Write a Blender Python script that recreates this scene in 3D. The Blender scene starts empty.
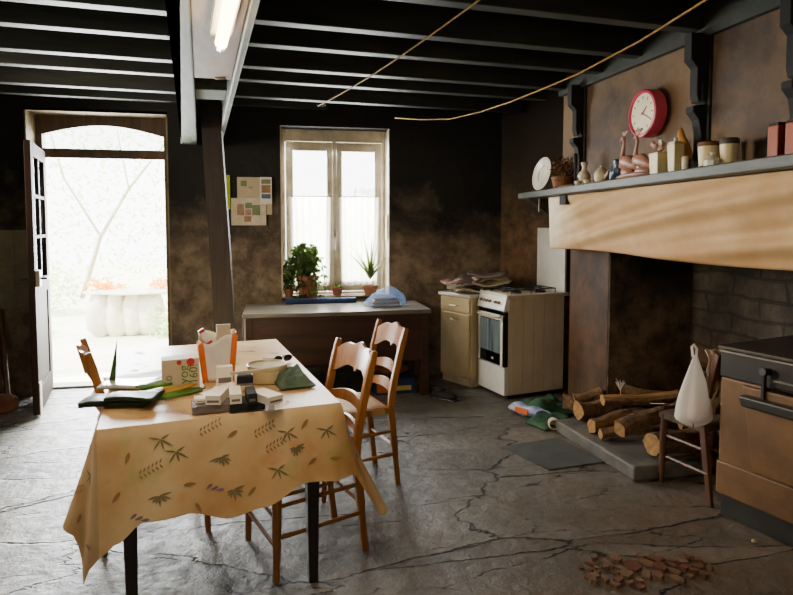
import bpy, bmesh, math, random
from math import sin, cos, pi, radians as R
from mathutils import Vector, Matrix, noise
random.seed(7)
COL = bpy.context.scene.collection
# ---------------------------------------------------------------- helpers
class MB:
    def __init__(s): s.v=[]; s.f=[]; s.m=[]
    def add(s, vs, fs, mi=0, M=None):
        n=len(s.v)
        for p in vs:
            p=Vector(p); s.v.append(M@p if M else p)
        for f in fs: s.f.append([i+n for i in f]); s.m.append(mi)
        return s
    def box(s, x0,x1,y0,y1,z0,z1, mi=0, M=None):
        return s.add([(x0,y0,z0),(x1,y0,z0),(x1,y1,z0),(x0,y1,z0),(x0,y0,z1),(x1,y0,z1),(x1,y1,z1),(x0,y1,z1)],
            [(0,3,2,1),(4,5,6,7),(0,1,5,4),(1,2,6,5),(2,3,7,6),(3,0,4,7)],mi,M)
    def prism(s, poly, a, b, axis='y', mi=0, M=None):
        n=len(poly)
        def P(u,v,w): return {'y':(u,w,v),'x':(w,u,v),'z':(u,v,w)}[axis]
        vs=[P(u,v,a) for u,v in poly]+[P(u,v,b) for u,v in poly]
        fs=[tuple(range(n)),tuple(range(2*n-1,n-1,-1))]+[(i,(i+1)%n,n+(i+1)%n,n+i) for i in range(n)]
        return s.add(vs,fs,mi,M)
    def tube(s, pts, rad, n=8, mi=0, sq=1.0, M=None, caps=True, rot=0):
        pts=[Vector(p) for p in pts]; k=len(pts)
        if not isinstance(rad,(list,tuple)): rad=[rad]*k
        vs=[]; prev=None
        for i,p in enumerate(pts):
            d=(pts[min(i+1,k-1)]-pts[max(i-1,0)]).normalized()
            if prev is None:
                ref=Vector((0,0,1)) if abs(d.z)<.9 else Vector((1,0,0))
                a=ref.cross(d).normalized()
            else:
                a=(prev-d*prev.dot(d)).normalized()
            b=d.cross(a); prev=a
            for j in range(n):
                t=2*pi*j/n+rot
                vs.append(p+(a*cos(t)+b*sin(t)*sq)*rad[i])
        fs=[(i*n+j,i*n+(j+1)%n,(i+1)*n+(j+1)%n,(i+1)*n+j) for i in range(k-1) for j in range(n)]
        if caps: fs+= [tuple(range(n-1,-1,-1)), tuple(range((k-1)*n,k*n))]
        return s.add(vs,fs,mi,M)
    def lathe(s, prof, n=24, c=(0,0,0), mi=0, M=None):
        vs=[(c[0]+r*cos(2*pi*j/n),c[1]+r*sin(2*pi*j/n),c[2]+z) for r,z in prof for j in range(n)]
        k=len(prof)
        fs=[(i*n+j,i*n+(j+1)%n,(i+1)*n+(j+1)%n,(i+1)*n+j) for i in range(k-1) for j in range(n)]
        if prof[0]!=prof[-1] and prof[0][0]>1e-4: fs.append(tuple(range(n-1,-1,-1)))
        if prof[0]!=prof[-1] and prof[-1][0]>1e-4: fs.append(tuple(range((k-1)*n,k*n)))
        return s.add(vs,fs,mi,M)
    def grid(s, fn, nu, nv, mi=0, closed=False, M=None):
        vs=[fn(i/(nu if closed else nu), j/nv) for i in range(nu if closed else nu+1) for j in range(nv+1)]
        w=nv+1; fs=[]
        for i in range(nu):
            i2=(i+1)%nu if closed else i+1
            for j in range(nv): fs.append((i*w+j,i2*w+j,i2*w+j+1,i*w+j+1))
        return s.add(vs,fs,mi,M)
    def blob(s, c, r, seed=0, amp=.25, n=2, mi=0, fr=1.5):
        bm=bmesh.new(); bmesh.ops.create_icosphere(bm,subdivisions=n,radius=1)
        vs=[]
        for v in bm.verts:
            q=v.co*(1+amp*noise.noise(v.co*fr+Vector((seed*7.1,seed*3.3,seed))))
            vs.append((c[0]+q.x*r[0],c[1]+q.y*r[1],c[2]+q.z*r[2]))
        fs=[[v.index for v in f.verts] for f in bm.faces]; bm.free()
        return s.add(vs,fs,mi)
    def build(s, name, mat, parent=None, smooth=False, bevel=0, loc=(0,0,0), rz=0, solid=0, sub=0):
        weld=bool(smooth)
        me=bpy.data.meshes.new(name); me.from_pydata([tuple(v) for v in s.v],[],s.f)
        mats=mat if isinstance(mat,(list,tuple)) else [mat]
        for m in mats: me.materials.append(m)
        for p,mi in zip(me.polygons,s.m): p.material_index=mi; p.use_smooth=bool(smooth)
        bm=bmesh.new(); bm.from_mesh(me)
        if weld: bmesh.ops.remove_doubles(bm,verts=bm.verts,dist=1e-5)
        bmesh.ops.recalc_face_normals(bm,faces=bm.faces); bm.to_mesh(me); bm.free()
        if smooth=='auto':
            try: me.set_sharp_from_angle(angle=R(38))
            except Exception: pass
        o=bpy.data.objects.new(name,me); COL.objects.link(o); o.location=loc; o.rotation_euler=(0,0,rz)
        if parent: o.parent=parent
        if bevel:
            b=o.modifiers.new('b','BEVEL'); b.width=bevel; b.segments=2; b.limit_method='ANGLE'; b.angle_limit=R(40)
        if solid:
            b=o.modifiers.new('s','SOLIDIFY'); b.thickness=solid; b.offset=0
        if sub:
            b=o.modifiers.new('u','SUBSURF'); b.levels=sub; b.render_levels=sub
        return o
def thing(name,label,cat,loc=(0,0,0),rz=0,group=None):
    o=bpy.data.objects.new(name,None); COL.objects.link(o); o.empty_display_size=.1
    o.location=loc; o.rotation_euler=(0,0,rz); o['label']=label; o['category']=cat
    if group:o['group']=group
    return o
def tag(o,label,cat,group=None,kind=None):
    o['label']=label; o['category']=cat
    if group:o['group']=group
    if kind:o['kind']=kind
    return o
def struct(o,label=None):
    o['kind']='structure'
    if label:o['label']=label
    return o
# camera model of the photograph (metres; Y runs along the fireplace wall)
F=600.; TH=math.atan(121/600.); PT=math.atan(36./600.); PY=225.+36.; CH=1.44
fw=Vector((sin(TH)*cos(PT),cos(TH)*cos(PT),-sin(PT))); rt=Vector((cos(TH),-sin(TH),0)); up=rt.cross(fw)
def at(x,y,X=None,Y=None,Z=None):
    d=fw+rt*((x-396.5)/F)-up*((y-PY)/F)
    t=(Z-CH)/d.z if Z is not None else (Y/d.y if Y is not None else X/d.x)
    return Vector((0,0,CH))+d*t
# ---------------------------------------------------------------- materials
def S(c):
    return tuple((v/12.92 if v<=.04045 else ((v+.055)/1.055)**2.4) for v in c)+(1,)
def hx(h): return S(tuple(int(h[i:i+2],16)/255 for i in (0,2,4)))
class NT:
    def __init__(s,name):
        s.m=bpy.data.materials.new(name); s.m.use_nodes=True; s.t=s.m.node_tree; s.n=s.t.nodes
        s.b=s.n['Principled BSDF']; s.out=s.n['Material Output']
    def node(s,ty,**k):
        n=s.n.new(ty)
        for a,b in k.items():
            if a in n.inputs: n.inputs[a].default_value=b
            else: setattr(n,a,b)
        return n
    def link(s,a,b): s.t.links.new(a,b)
    def pos(s,scale=(1,1,1),rot=0,obj=False):
        if obj: src=s.node('ShaderNodeTexCoord').outputs['Object']
        else: src=s.node('ShaderNodeNewGeometry').outputs['Position']
        mp=s.node('ShaderNodeMapping'); mp.inputs['Scale'].default_value=scale; mp.inputs['Rotation'].default_value=(0,0,rot)
        s.link(src,mp.inputs['Vector']); return mp.outputs['Vector']
    def noise(s,vec,scale,detail=5,rough=.6,dist=0):
        n=s.node('ShaderNodeTexNoise'); n.inputs['Scale'].default_value=scale; n.inputs['Detail'].default_value=detail
        n.inputs['Roughness'].default_value=rough; n.inputs['Distortion'].default_value=dist
        s.link(vec,n.inputs['Vector']); return n.outputs['Fac']
    def ramp(s,fac,stops):
        r=s.node('ShaderNodeValToRGB'); e=r.color_ramp.elements
        while len(e)<len(stops): e.new(.5)
        for el,(p,c) in zip(e,stops):
            el.position=p; el.color=c if len(c)==4 else c+(1,)
        s.link(fac,r.inputs['Fac']); return r.outputs['Color']
    def mix(s,fac,a,b,mode='MIX'):
        m=s.node('ShaderNodeMix'); m.data_type='RGBA'; m.blend_type=mode
        for v,i in ((fac,0),(a,6),(b,7)):
            if hasattr(v,'links'): s.link(v,m.inputs[i])
            else: m.inputs[i].default_value=v
        return m.outputs[2]
    def math(s,op,a,b=0,c=None):
        m=s.node('ShaderNodeMath'); m.operation=op
        for i,v in enumerate((a,b,c)):
            if v is None: continue
            if hasattr(v,'links'): s.link(v,m.inputs[i])
            else: m.inputs[i].default_value=v
        return m.outputs[0]
    def maprange(s,v,a,b,c=0,d=1):
        m=s.node('ShaderNodeMapRange'); s.link(v,m.inputs[0])
        for i,x in enumerate((a,b,c,d)): m.inputs[i+1].default_value=x
        return m.outputs[0]
    def z(s):
        sp=s.node('ShaderNodeSeparateXYZ'); s.link(s.node('ShaderNodeNewGeometry').outputs['Position'],sp.inputs[0]); return sp.outputs
    def bump(s,h,strength=.3,dist=.01):
        b=s.node('ShaderNodeBump'); b.inputs['Strength'].default_value=strength; b.inputs['Distance'].default_value=dist
        s.link(h,b.inputs['Height']); s.link(b.outputs[0],s.b.inputs['Normal'])
    def fin(s,col,rough=.6,metal=0,spec=None):
        for v,k in ((col,'Base Color'),(rough,'Roughness'),(metal,'Metallic')):
            if hasattr(v,'links'): s.link(v,s.b.inputs[k])
            else: s.b.inputs[k].default_value=v
        if spec is not None: s.b.inputs['Specular IOR Level'].default_value=spec
        return s.m
def pm(name,c1,c2=None,scale=8,rough=.6,bump=.15,metal=0,spec=None,stretch=(1,1,1),bd=.004,dirt=None,trans=0):
    t=NT(name); c1=hx(c1); c2=hx(c2) if c2 else tuple(v*.7 for v in c1[:3])+(1,)
    v=t.pos(stretch,obj=True); n=t.noise(v,scale)
    col=t.ramp(n,[(.3,c2),(.65,c1)])
    if dirt:
        col=t.mix(t.ramp(t.noise(v,scale*.4,6,.7),[(.48,(0,0,0)),(.62,(1,1,1))]),col,hx(dirt))
    if bump: t.bump(t.noise(v,scale*4),bump,bd)
    t.fin(col,rough,metal,spec)
    if trans:
        tr=t.node('ShaderNodeBsdfTranslucent'); t.link(col,tr.inputs[0]) if hasattr(col,'links') else None
        ms=t.node('ShaderNodeMixShader'); ms.inputs[0].default_value=trans
        t.link(t.b.outputs[0],ms.inputs[1]); t.link(tr.outputs[0],ms.inputs[2]); t.link(ms.outputs[0],t.out.inputs[0])
    return t.m
def wood(name,c1,c2,rough=.45,scale=3,axis='z',spec=None):
    st={'z':(8,8,.7),'x':(.7,8,8),'y':(8,.7,8)}[axis]
    return pm(name,c1,c2,scale,rough,.12,spec=spec,stretch=st,bd=.002)
def emit(name,c,st):
    t=NT(name); e=t.node('ShaderNodeEmission'); e.inputs[0].default_value=hx(c); e.inputs[1].default_value=st
    t.link(e.outputs[0],t.out.inputs[0]); return t.m
def glass(name,tint='ffffff',gloss=.12):
    t=NT(name); a=t.node('ShaderNodeBsdfTransparent'); a.inputs[0].default_value=hx(tint); g=t.node('ShaderNodeBsdfGlossy'); g.inputs['Roughness'].default_value=.03
    m=t.node('ShaderNodeMixShader'); m.inputs[0].default_value=gloss
    t.link(a.outputs[0],m.inputs[1]); t.link(g.outputs[0],m.inputs[2]); t.link(m.outputs[0],t.out.inputs[0]); return t.m
def sheer(name,c,opac,trans=.5,c2=None):
    t=NT(name); a=t.node('ShaderNodeBsdfTransparent'); d=t.node('ShaderNodeBsdfDiffuse'); tr=t.node('ShaderNodeBsdfTranslucent')
    d.inputs[0].default_value=hx(c); tr.inputs[0].default_value=hx(c)
    m=t.node('ShaderNodeMixShader'); m.inputs[0].default_value=trans; t.link(d.outputs[0],m.inputs[1]); t.link(tr.outputs[0],m.inputs[2])
    n=t.node('ShaderNodeMixShader'); n.inputs[0].default_value=opac
    t.link(a.outputs[0],n.inputs[1]); t.link(m.outputs[0],n.inputs[2]); t.link(n.outputs[0],t.out.inputs[0]); return t.m

def floor_mat():
    t=NT('flagstone')
    v=t.pos((.62,1.75,1),R(8))
    dn=t.node('ShaderNodeTexNoise'); dn.inputs['Scale'].default_value=1.6; dn.inputs['Detail'].default_value=6; dn.inputs['Roughness'].default_value=.62; t.link(v,dn.inputs['Vector'])
    ad=t.node('ShaderNodeVectorMath',operation='MULTIPLY_ADD'); t.link(dn.outputs['Color'],ad.inputs[0]); ad.inputs[1].default_value=(.55,.30,0); t.link(v,ad.inputs[2])
    vo=t.node('ShaderNodeTexVoronoi'); vo.feature='DISTANCE_TO_EDGE'; vo.inputs['Scale'].default_value=1.12; vo.inputs['Randomness'].default_value=.95; t.link(ad.outputs[0],vo.inputs['Vector'])
    vc=t.node('ShaderNodeTexVoronoi'); vc.inputs['Scale'].default_value=1.12; vc.inputs['Randomness'].default_value=.95; t.link(ad.outputs[0],vc.inputs['Vector'])
    p=t.pos((1,1,1))
    w=t.maprange(t.noise(p,2.2,3),.35,.7,.002,.016)
    edge=t.math('DIVIDE',vo.outputs['Distance'],w)
    edge=t.math('MINIMUM',edge,1)
    # secondary thin fractures running across the slabs
    v2=t.pos((.8,3.6,1),R(-9)); ad2=t.node('ShaderNodeVectorMath',operation='MULTIPLY_ADD'); t.link(dn.outputs['Color'],ad2.inputs[0]); ad2.inputs[1].default_value=(.9,.9,0); t.link(v2,ad2.inputs[2])
    vo2=t.node('ShaderNodeTexVoronoi'); vo2.feature='DISTANCE_TO_EDGE'; vo2.inputs['Scale'].default_value=1.0; t.link(ad2.outputs[0],vo2.inputs['Vector'])
    th=t.maprange(t.noise(p,3.1,2),.48,.66,.0008,.016)
    e2=t.math('MINIMUM',t.math('DIVIDE',vo2.outputs['Distance'],th),1)
    crack=t.math('MULTIPLY',edge,e2)
    n1=t.noise(p,2.5,8,.65); n2=t.noise(p,14,6,.65)
    sep=t.node('ShaderNodeSeparateColor'); t.link(vc.outputs['Color'],sep.inputs[0])
    base=t.ramp(t.math('ADD',t.math('MULTIPLY',n1,.75),t.math('MULTIPLY',sep.outputs[0],.25)),[(.28,hx('45443f')),(.5,hx('6b6861')),(.72,hx('8d877b'))])
    base=t.mix(t.maprange(n2,.35,.7,0,.35),base,hx('3c3a37'))
    # brown earth dust toward the hearth side of the room
    z=t.z(); dist=t.math('ADD',t.math('MULTIPLY',z[0],.5),t.math('MULTIPLY',z[1],-.35))
    dust=t.math('MULTIPLY',t.maprange(dist,-1.0,.2,0,.85),t.maprange(t.noise(p,3.7,6,.7),.3,.65,.25,1))
    base=t.mix(dust,base,hx('68523a'))
    col=t.mix(crack,hx('2a2018'),base)
    h=t.math('ADD',t.math('MULTIPLY',crack,1.0),t.math('ADD',t.math('MULTIPLY',n1,1.1),t.math('MULTIPLY',n2,.35)))
    h=t.math('ADD',h,t.math('MULTIPLY',sep.outputs[1],.35))
    t.bump(h,1.0,.032)
    rr=t.maprange(n2,.3,.7,.34,.62)
    return t.fin(col,rr,0,.5)
def wall_mat(name,soot,plaster,patch,z0=1.0,z1=1.75,blotch=None):
    t=NT(name); p=t.pos(); z=t.z()[2]; n=t.noise(p,1.7,8,.65,.4); n2=t.noise(p,6,8,.7)
    zz=t.math('ADD',z,t.math('MULTIPLY',t.math('SUBTRACT',n,.5),1.6))
    base=t.ramp(n2,[(.36,hx(patch)),(.6,hx(plaster))])
    if blotch: base=t.mix(t.ramp(t.noise(p,2.6,7,.7),[(.50,(0,0,0)),(.66,(.7,.7,.7))]),base,hx(blotch))
    col=t.mix(t.maprange(zz,z0,z1),base,hx(soot))
    t.bump(t.math('ADD',n2,t.math('MULTIPLY',n,1.5)),.6,.02)
    return t.fin(col,.75,0,.3)
M={}
M['floor']=floor_mat()
M['back_wall']=wall_mat('back_wall','1d1d1b','8c7a62','5a4c3d',1.0,1.7,'3b322a')
M['right_wall']=wall_mat('right_wall','2c241b','75593b','43331f',1.2,2.1)
M['hood']=pm('hood','755a39','563f27',2.2,.7,.3,bd=.01,dirt='3b2a1c')
M['pier']=pm('pier','5d4129','382818',3,.7,.3,bd=.01,dirt='2a1d15')
M['reveal']=pm('reveal','8f805f','5a4d38',6,.7,.4,bd=.01)
def hearth_mat():
    t=NT('hearth_stone'); p=t.pos()
    sw=t.node('ShaderNodeSeparateXYZ'); t.link(p,sw.inputs[0]); cm=t.node('ShaderNodeCombineXYZ')
    t.link(t.math('ADD',sw.outputs[1],sw.outputs[0]),cm.inputs[0]); t.link(sw.outputs[2],cm.inputs[1])
    br=t.node('ShaderNodeTexBrick'); br.inputs['Scale'].default_value=1; br.inputs['Brick Width'].default_value=.42; br.inputs['Row Height'].default_value=.13; br.inputs['Mortar Size'].default_value=.012; br.inputs['Mortar Smooth'].default_value=.5
    nz=t.node('ShaderNodeTexNoise'); nz.inputs['Scale'].default_value=2.2; nz.inputs['Detail'].default_value=4; t.link(p,nz.inputs['Vector'])
    ad=t.node('ShaderNodeVectorMath',operation='MULTIPLY_ADD'); t.link(nz.outputs['Color'],ad.inputs[0]); ad.inputs[1].default_value=(.25,.12,0); t.link(cm.outputs[0],ad.inputs[2])
    t.link(ad.outputs[0],br.inputs['Vector'])
    n=t.noise(p,3,8,.7); col=t.ramp(n,[(.35,hx('231f1b')),(.55,hx('443c33')),(.7,hx('625445'))])
    low=t.maprange(t.math('ADD',sw.outputs[2],t.math('MULTIPLY',t.noise(p,4,5),.6)),.65,.95,1,0)
    col=t.mix(low,col,hx('70452e'))
    col=t.mix(t.math('MULTIPLY',br.outputs['Fac'],.4),col,hx('0d0c0b'))
    t.bump(t.math('SUBTRACT',n,t.math('MULTIPLY',br.outputs['Fac'],.6)),.8,.03)
    return t.fin(col,.8,0,.3)
M['hearth']=hearth_mat()
M['jamb']=wall_mat('jamb','2b241d','77624a','3f3327',.55,1.25,'2a231c')
M['boards']=pm('ceiling_boards','2a2019','14110e',3,.7,.3,stretch=(.5,6,6))
M['joist']=pm('joist','30342c','1d1f1b',4,.55,.3,stretch=(.6,6,6),bd=.004)
M['beam']=pm('beam','646a5c','454a40',5,.6,.3,stretch=(5,.8,5),bd=.004)
M['beam_pale']=pm('beam_pale','a08a7a','857262',4,.6,.2,stretch=(5,.8,5))
M['post']=wood('post','3b2c22','1f1813',.5)
M['dframe']=wood('door_frame','5a4430','35271b',.5)
M['dleaf']=wood('door_leaf','33211a','1f1511',.7,spec=.15)
M['dpale']=pm('pale_paint','c9c2ae','958d78',7,.5,.1)
M['wframe']=pm('window_frame','cfc5b0','a3977f',6,.45,.08)
M['glass']=glass('glass')
M['oldglass']=glass('old_glass','d8dccb',.1)
M['curtain']=sheer('curtain','fffdf2',.55,.75)
M['table_wood']=wood('table_wood','2b1c15','180f0b',.4)
M['chair_wood']=wood('chair_wood','a56c30','7a4a1b',.3,spec=.6)
M['chair_dark']=wood('chair_dark','5d3a22','3a2314',.4)
M['side_wood']=wood('side_wood','4a2c1c','2d1a11',.45,axis='x')
M['side_top']=pm('side_top','8a8378','5f5549',4,.3,.1,stretch=(.6,6,6))
M['enamel']=pm('enamel','e9e9e4','cfcec6',3,.25,.02)
M['enamel_beige']=pm('enamel_beige','d9cbb0','c2b294',2,.4,.04)
M['cab_cream']=pm('cab_cream','d8c49a','b59f74',2.5,.35,.04)
M['black_gl']=pm('black_glass','0b0c0d','060606',4,.08,0)
def ovenglass():
    t=NT('oven_glass'); v=t.pos((40,40,1)); c=t.ramp(t.noise(v,1.0,2),[(.35,hx('3f4b50')),(.65,hx('7c8a8c'))]); return t.fin(c,.12,0,.6)
M['oven_glass']=ovenglass()
M['black']=pm('black','171716','0b0b0b',10,.45,.1)
M['iron']=pm('iron','2b2926','151413',10,.5,.3,metal=.5)
M['chrome']=pm('chrome','b9b6ae','8b8880',10,.3,0,metal=.9)
M['stove_brown']=pm('stove_brown','765634','553c22',3,.5,.05,dirt='4a3220')
M['stove_black']=pm('stove_black','2b2b27','1a1a18',5,.4,.1)
M['stove_top']=pm('stove_top','4b4036','2c2621',4,.5,.2,metal=.2)
M['slab']=pm('hearth_slab','6f6b62','4c4943',6,.6,.4,bd=.01)
M['slab_dark']=pm('slate_slab','50514f','3b3c3b',6,.5,.3,bd=.008)
M['bark']=pm('bark','8a6742','4a3524',9,.8,.9,stretch=(3,3,3),bd=.02)
M['split']=pm('split_wood','b08448','7d5a30',5,.65,.6,stretch=(1,6,6),bd=.008)
M['terra']=pm('terracotta','9c5f40','6d4230',7,.7,.2)
M['leaf']=pm('leaf','56702a','2f4218',9,.45,.05,trans=.45)
M['leaf_pale']=pm('leaf_pale','8f9c58','56692f',9,.45,.05,trans=.5)
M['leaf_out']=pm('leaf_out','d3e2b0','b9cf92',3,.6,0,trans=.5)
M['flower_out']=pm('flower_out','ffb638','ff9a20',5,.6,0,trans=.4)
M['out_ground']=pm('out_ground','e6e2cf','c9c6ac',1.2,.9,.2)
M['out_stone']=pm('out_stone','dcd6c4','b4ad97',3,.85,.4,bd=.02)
M['trunk']=pm('trunk','b5a98c','8d8264',6,.8,.3)
M['paper']=pm('paper','e6e2d6','cfcabb',4,.6,.02)
M['card']=pm('white_card','efe4cf','dccfb6',4,.5,.02)
M['card_kraft']=pm('kraft_card','c5b596','b09f80',4,.6,.02)
M['orange']=pm('orange_paper','e2732a','c65a18',5,.5,.05)
M['red']=pm('red_paint','c4242c','a01c22',5,.4,.02)
M['green_mag']=pm('green_print','5f8a32','2d4a1c',12,.3,.02)
M['dark_mag']=pm('dark_print','26361c','11180d',12,.5,.02,spec=.25)
M['orange_mag']=pm('orange_print','e0762a','7d9a3a',9,.3,.02)
M['yellow_mag']=pm('yellow_print','d6c468','8c8a3a',10,.35,.02)
M['tin_cream']=pm('cream_tin','c9b98c','a6966a',4,.35,.03)
M['greycard']=pm('grey_card','7a6c66','5c504c',5,.5,.02)
M['green_cloth']=pm('green_cloth','5b6e55','3b4c3a',10,.85,.4)
M['green_sack']=pm('green_sack','2f5a3a','173021',12,.85,.6)
M['blue_card']=pm('blue_card','2c4f9c','c8ccd6',7,.45,.05)
M['blue']=pm('blue_cloth','1f3465','121f40',8,.7,.2)
M['plastic_blue']=sheer('blue_plastic','8fb2e8',.38,.4)
M['plastic_white']=sheer('white_plastic','f3efe6',.84,.45)
M['ceramic']=pm('ceramic','d6c9ac','b3a382',9,.3,.05)
M['ceramic_white']=pm('ceramic_white','e4e0d2','c4beac',9,.25,.02)
M['ceramic_blue']=pm('ceramic_blue','34506a','1d3044',9,.2,.02)
M['ceramic_cream']=pm('ceramic_cream','dbcd9c','c0b080',6,.4,.03)
M['pinkish']=pm('pink_ceramic','b98a70','7d5f5a',16,.3,.1)
M['straw']=pm('straw','8a5a2c','4a3118',22,.8,.8)
M['mustard']=pm('mustard','b97f22','8c5c14',10,.7,.3)
M['copper']=pm('copper_tin','8a4026','683018',7,.35,.05,metal=.3)
M['clock_pink']=pm('clock_rim','e05470','c43c54',5,.35,.02)
M['clock_face']=pm('clock_face','e9e0c4','ddd3b4',4,.5,.02)
M['shelf']=pm('mantel','46483f','2e2f29',5,.5,.2,stretch=(6,.6,6))
M['bracket']=pm('bracket','1a1815','100f0e',6,.8,.2)
M['bracket_grey']=pm('bracket_grey','4a463e','35322c',6,.55,.2)
M['rope']=pm('rope','b8924c','8a6a34',30,.8,.1)
M['rag']=pm('rag','b9a183','8d7659',16,.9,.5)
M['lime']=pm('lime','b6c431','9cab24',5,.6,.02)
M['beige_map']=pm('beige_map','8c8168','6f654f',5,.7,.05)
M['tube']=emit('lamp_tube','ffd9a8',14)
M['tile']=pm('tile_chip','8c6a4c','5c4430',10,.8,.3)
M['tile2']=pm('tile_chip_red','7d4c34','56331f',10,.8,.3)
M['knob']=pm('knob','8c6f50','6f573f',8,.4,0)
M['shell']=pm('shell','c9a090','a8807a',14,.4,.2)
M['darkbox']=pm('dark_cloth','232421','131412',10,.9,.3)
def rush_mat():
    t=NT('rush'); v=t.pos((1,1,1),obj=True); w=t.node('ShaderNodeTexWave'); w.inputs['Scale'].default_value=28; w.inputs['Distortion'].default_value=1.5; t.link(v,w.inputs['Vector'])
    c=t.ramp(w.outputs['Fac'],[(.1,hx('a06f38')),(.7,hx('dcae6c'))]); t.bump(w.outputs['Fac'],.5,.004); return t.fin(c,.6)
M['rush']=rush_mat()
def drape_mat():
    t=NT('drape'); p=t.pos(); z=t.z(); n=t.noise(p,2.5,6)
    yy=t.math('ADD',z[1],t.math('MULTIPLY',n,.8))
    col=t.ramp(n,[(.3,hx('a98352')),(.7,hx('c6a678'))])
    col=t.mix(t.maprange(yy,4.3,4.9,0,.7),col,hx('efe6d2'))
    zz=t.math('ADD',z[2],t.math('MULTIPLY',t.noise(p,6,5),.12))
    col=t.mix(t.maprange(zz,1.3,1.42,.6,0),col,hx('9c6d39'))
    t.bump(t.noise(p,25,4),.15,.003); return t.fin(col,.75)
M['drape']=drape_mat()
def cloth_mat():
    t=NT('oilcloth'); v=t.pos((1,1,1),obj=True)
    n=t.noise(v,3.2,4,.55); n2=t.noise(v,5.1,3,.5,1)
    col=t.ramp(n,[(.3,hx('b98a4e')),(.48,hx('cda670')),(.7,hx('dcc190'))])
    col=t.mix(t.maprange(n2,.6,.68,0,.4),col,hx('9fa657'))
    col=t.mix(t.maprange(t.noise(v,4.3,3),.6,.68,0,.4),col,hx('c86f33'))
    t.bump(t.noise(v,60,2),.08,.001); return t.fin(col,.38,0,.5)
M['oilcloth']=cloth_mat()
M['print_green']=pm('print_green','7d7048','6b6440',10,.45,0)
M['print_brown']=pm('print_brown','a07a4a','8c673b',10,.45,0)
M['print_plum']=pm('print_plum','8a7078','6d5560',10,.45,0)

# ---------------------------------------------------------------- room shell
WY=5.5        # back wall inner face
def wall_open(name,x0,x1,z0,z1,ops,y0,y1,mat):
    b=MB(); xs=sorted({x0,x1,*[o[0] for o in ops],*[o[1] for o in ops]})
    for a,c in zip(xs,xs[1:]):
        segs=[(z0,z1)]
        for o in ops:
            if o[0]<=a and o[1]>=c:
                segs=[q for s_ in segs for q in ((s_[0],min(s_[1],o[2])),(max(s_[0],o[3]),s_[1])) if q[1]-q[0]>1e-4]
        for s_ in segs: b.box(a,c,y0,y1,*s_)
    return b.build(name,mat)
DX0,DX1,DZ=-2.015,-.899,2.388
WX0,WX1,WZ0,WZ1=.05,1.045,.775,2.325
struct(MB().box(-3.3,3.6,-2.4,5.86,-.12,0).build('floor',M['floor']),'cracked grey flagstone floor')
struct(wall_open('wall_back',-3.3,3.4,0,2.75,[(DX0,DX1,0,DZ),(WX0,WX1,WZ0,WZ1)],WY,WY+.36,M['back_wall']),'soot-blackened back wall')
struct(MB().box(-3.3,-3.05,-2.4,5.5,0,2.75).build('wall_left',M['back_wall']))
struct(MB().box(-3.3,3.6,-2.6,-2.4,0,2.75).build('wall_rear',M['back_wall']))
struct(MB().box(3.35,3.6,-2.4,1.2,0,2.75).build('wall_near_right',M['right_wall']))
# right wall: angled alcove wall, pier, hearth recess, hood
b=MB().prism([(2.14,5.5),(2.75,4.4),(3.4,4.4),(3.4,5.5)],0,2.75,'z'); struct(b.build('wall_right',M['right_wall']))
b=MB().box(2.3,3.35,3.84,4.4,0,1.7); b.box(2.96,3.4,.6,3.84,0,2.0,1); b.box(2.3,3.4,.35,.6,0,1.7)
struct(b.build('wall_fireplace',[M['pier'],M['hearth']]),'sooty stone fireplace recess')
struct(MB().box(2.305,2.96,3.828,3.84,0,1.7).build('trim_1',M['jamb']))
b=MB().prism([(2.20,4.36),(2.36,.4),(3.35,.4),(3.35,4.36)],1.5,2.62,'z'); struct(b.build('wall_chimney_hood',M['hood']),'brown plastered chimney hood')
struct(MB().box(-3.3,3.6,-2.6,5.86,2.66,2.8).build('ceiling',M['boards']),'dark board ceiling')
# low sooty joists, slightly askew to the walls
JA=R(5)
for i,yy in enumerate((2.12,2.62,3.12,3.54,4.03,4.44,4.98,5.42)):
    Mx=Matrix.Translation((-.9,yy+.0,0))@Matrix.Rotation(JA,4,'Z')
    x1=3.0 if yy>4.3 else 3.05
    o=MB().box(-2.2,3.13,-.04,.04,2.47+.006*sin(i*3),2.66,0,Mx).build('trim_%d'%(i+2),M['joist'],bevel=.006)
    struct(o,'grey painted ceiling joist')
struct(MB().prism([(2.16,4.37),(2.20,4.37),(2.37,.4),(2.33,.4)],2.43,2.66,'z').build('trim_20',M['joist']),'dark board along the top of the chimney hood')
# main beam with cheek boards
def poly_box(b,bot,top,mi=0):
    b.add(list(bot)+list(top),[(0,3,2,1),(4,5,6,7),(0,1,5,4),(1,2,6,5),(2,3,7,6),(3,0,4,7)],mi)
bm_=thing('ceiling_beam','boxed greenish-grey ceiling beam carrying the fluorescent tube','beam',(0,0,2.13))
def Q(px,py,Z=2.13): p=at(px,py,Z=Z); return Vector((p.x,p.y,0))
def beamstrip(name,pl,pr_,z0,z1,mat):
    # pl/pr: (near,far) plan points of left and right edges
    bot=[(pl[0].x,pl[0].y,z0),(pr_[0].x,pr_[0].y,z0),(pr_[1].x,pr_[1].y,z0),(pl[1].x,pl[1].y,z0)]
    top=[(x,y,z1) for x,y,_ in bot]
    b=MB(); poly_box(b,bot,top); return b.build(name,mat,bm_,bevel=.006)
def ln(xn,yn,xf,yf,Yn,Yf):
    f=lambda Y: Vector((xn+(xf-xn)*(Y-yn)/(yf-yn),Y,0)); return f(Yn),f(Yf)
LL=ln(-.285,1.983,-.762,5.3,-2.3,5.48)
L2=ln(-.250,1.977,-.639,5.34,-2.3,5.48)
R2=ln(-.065,1.933,-.439,5.11,-2.3,5.48)
R3=ln(-.035,1.933,-.409,5.11,-2.3,5.48)
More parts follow.
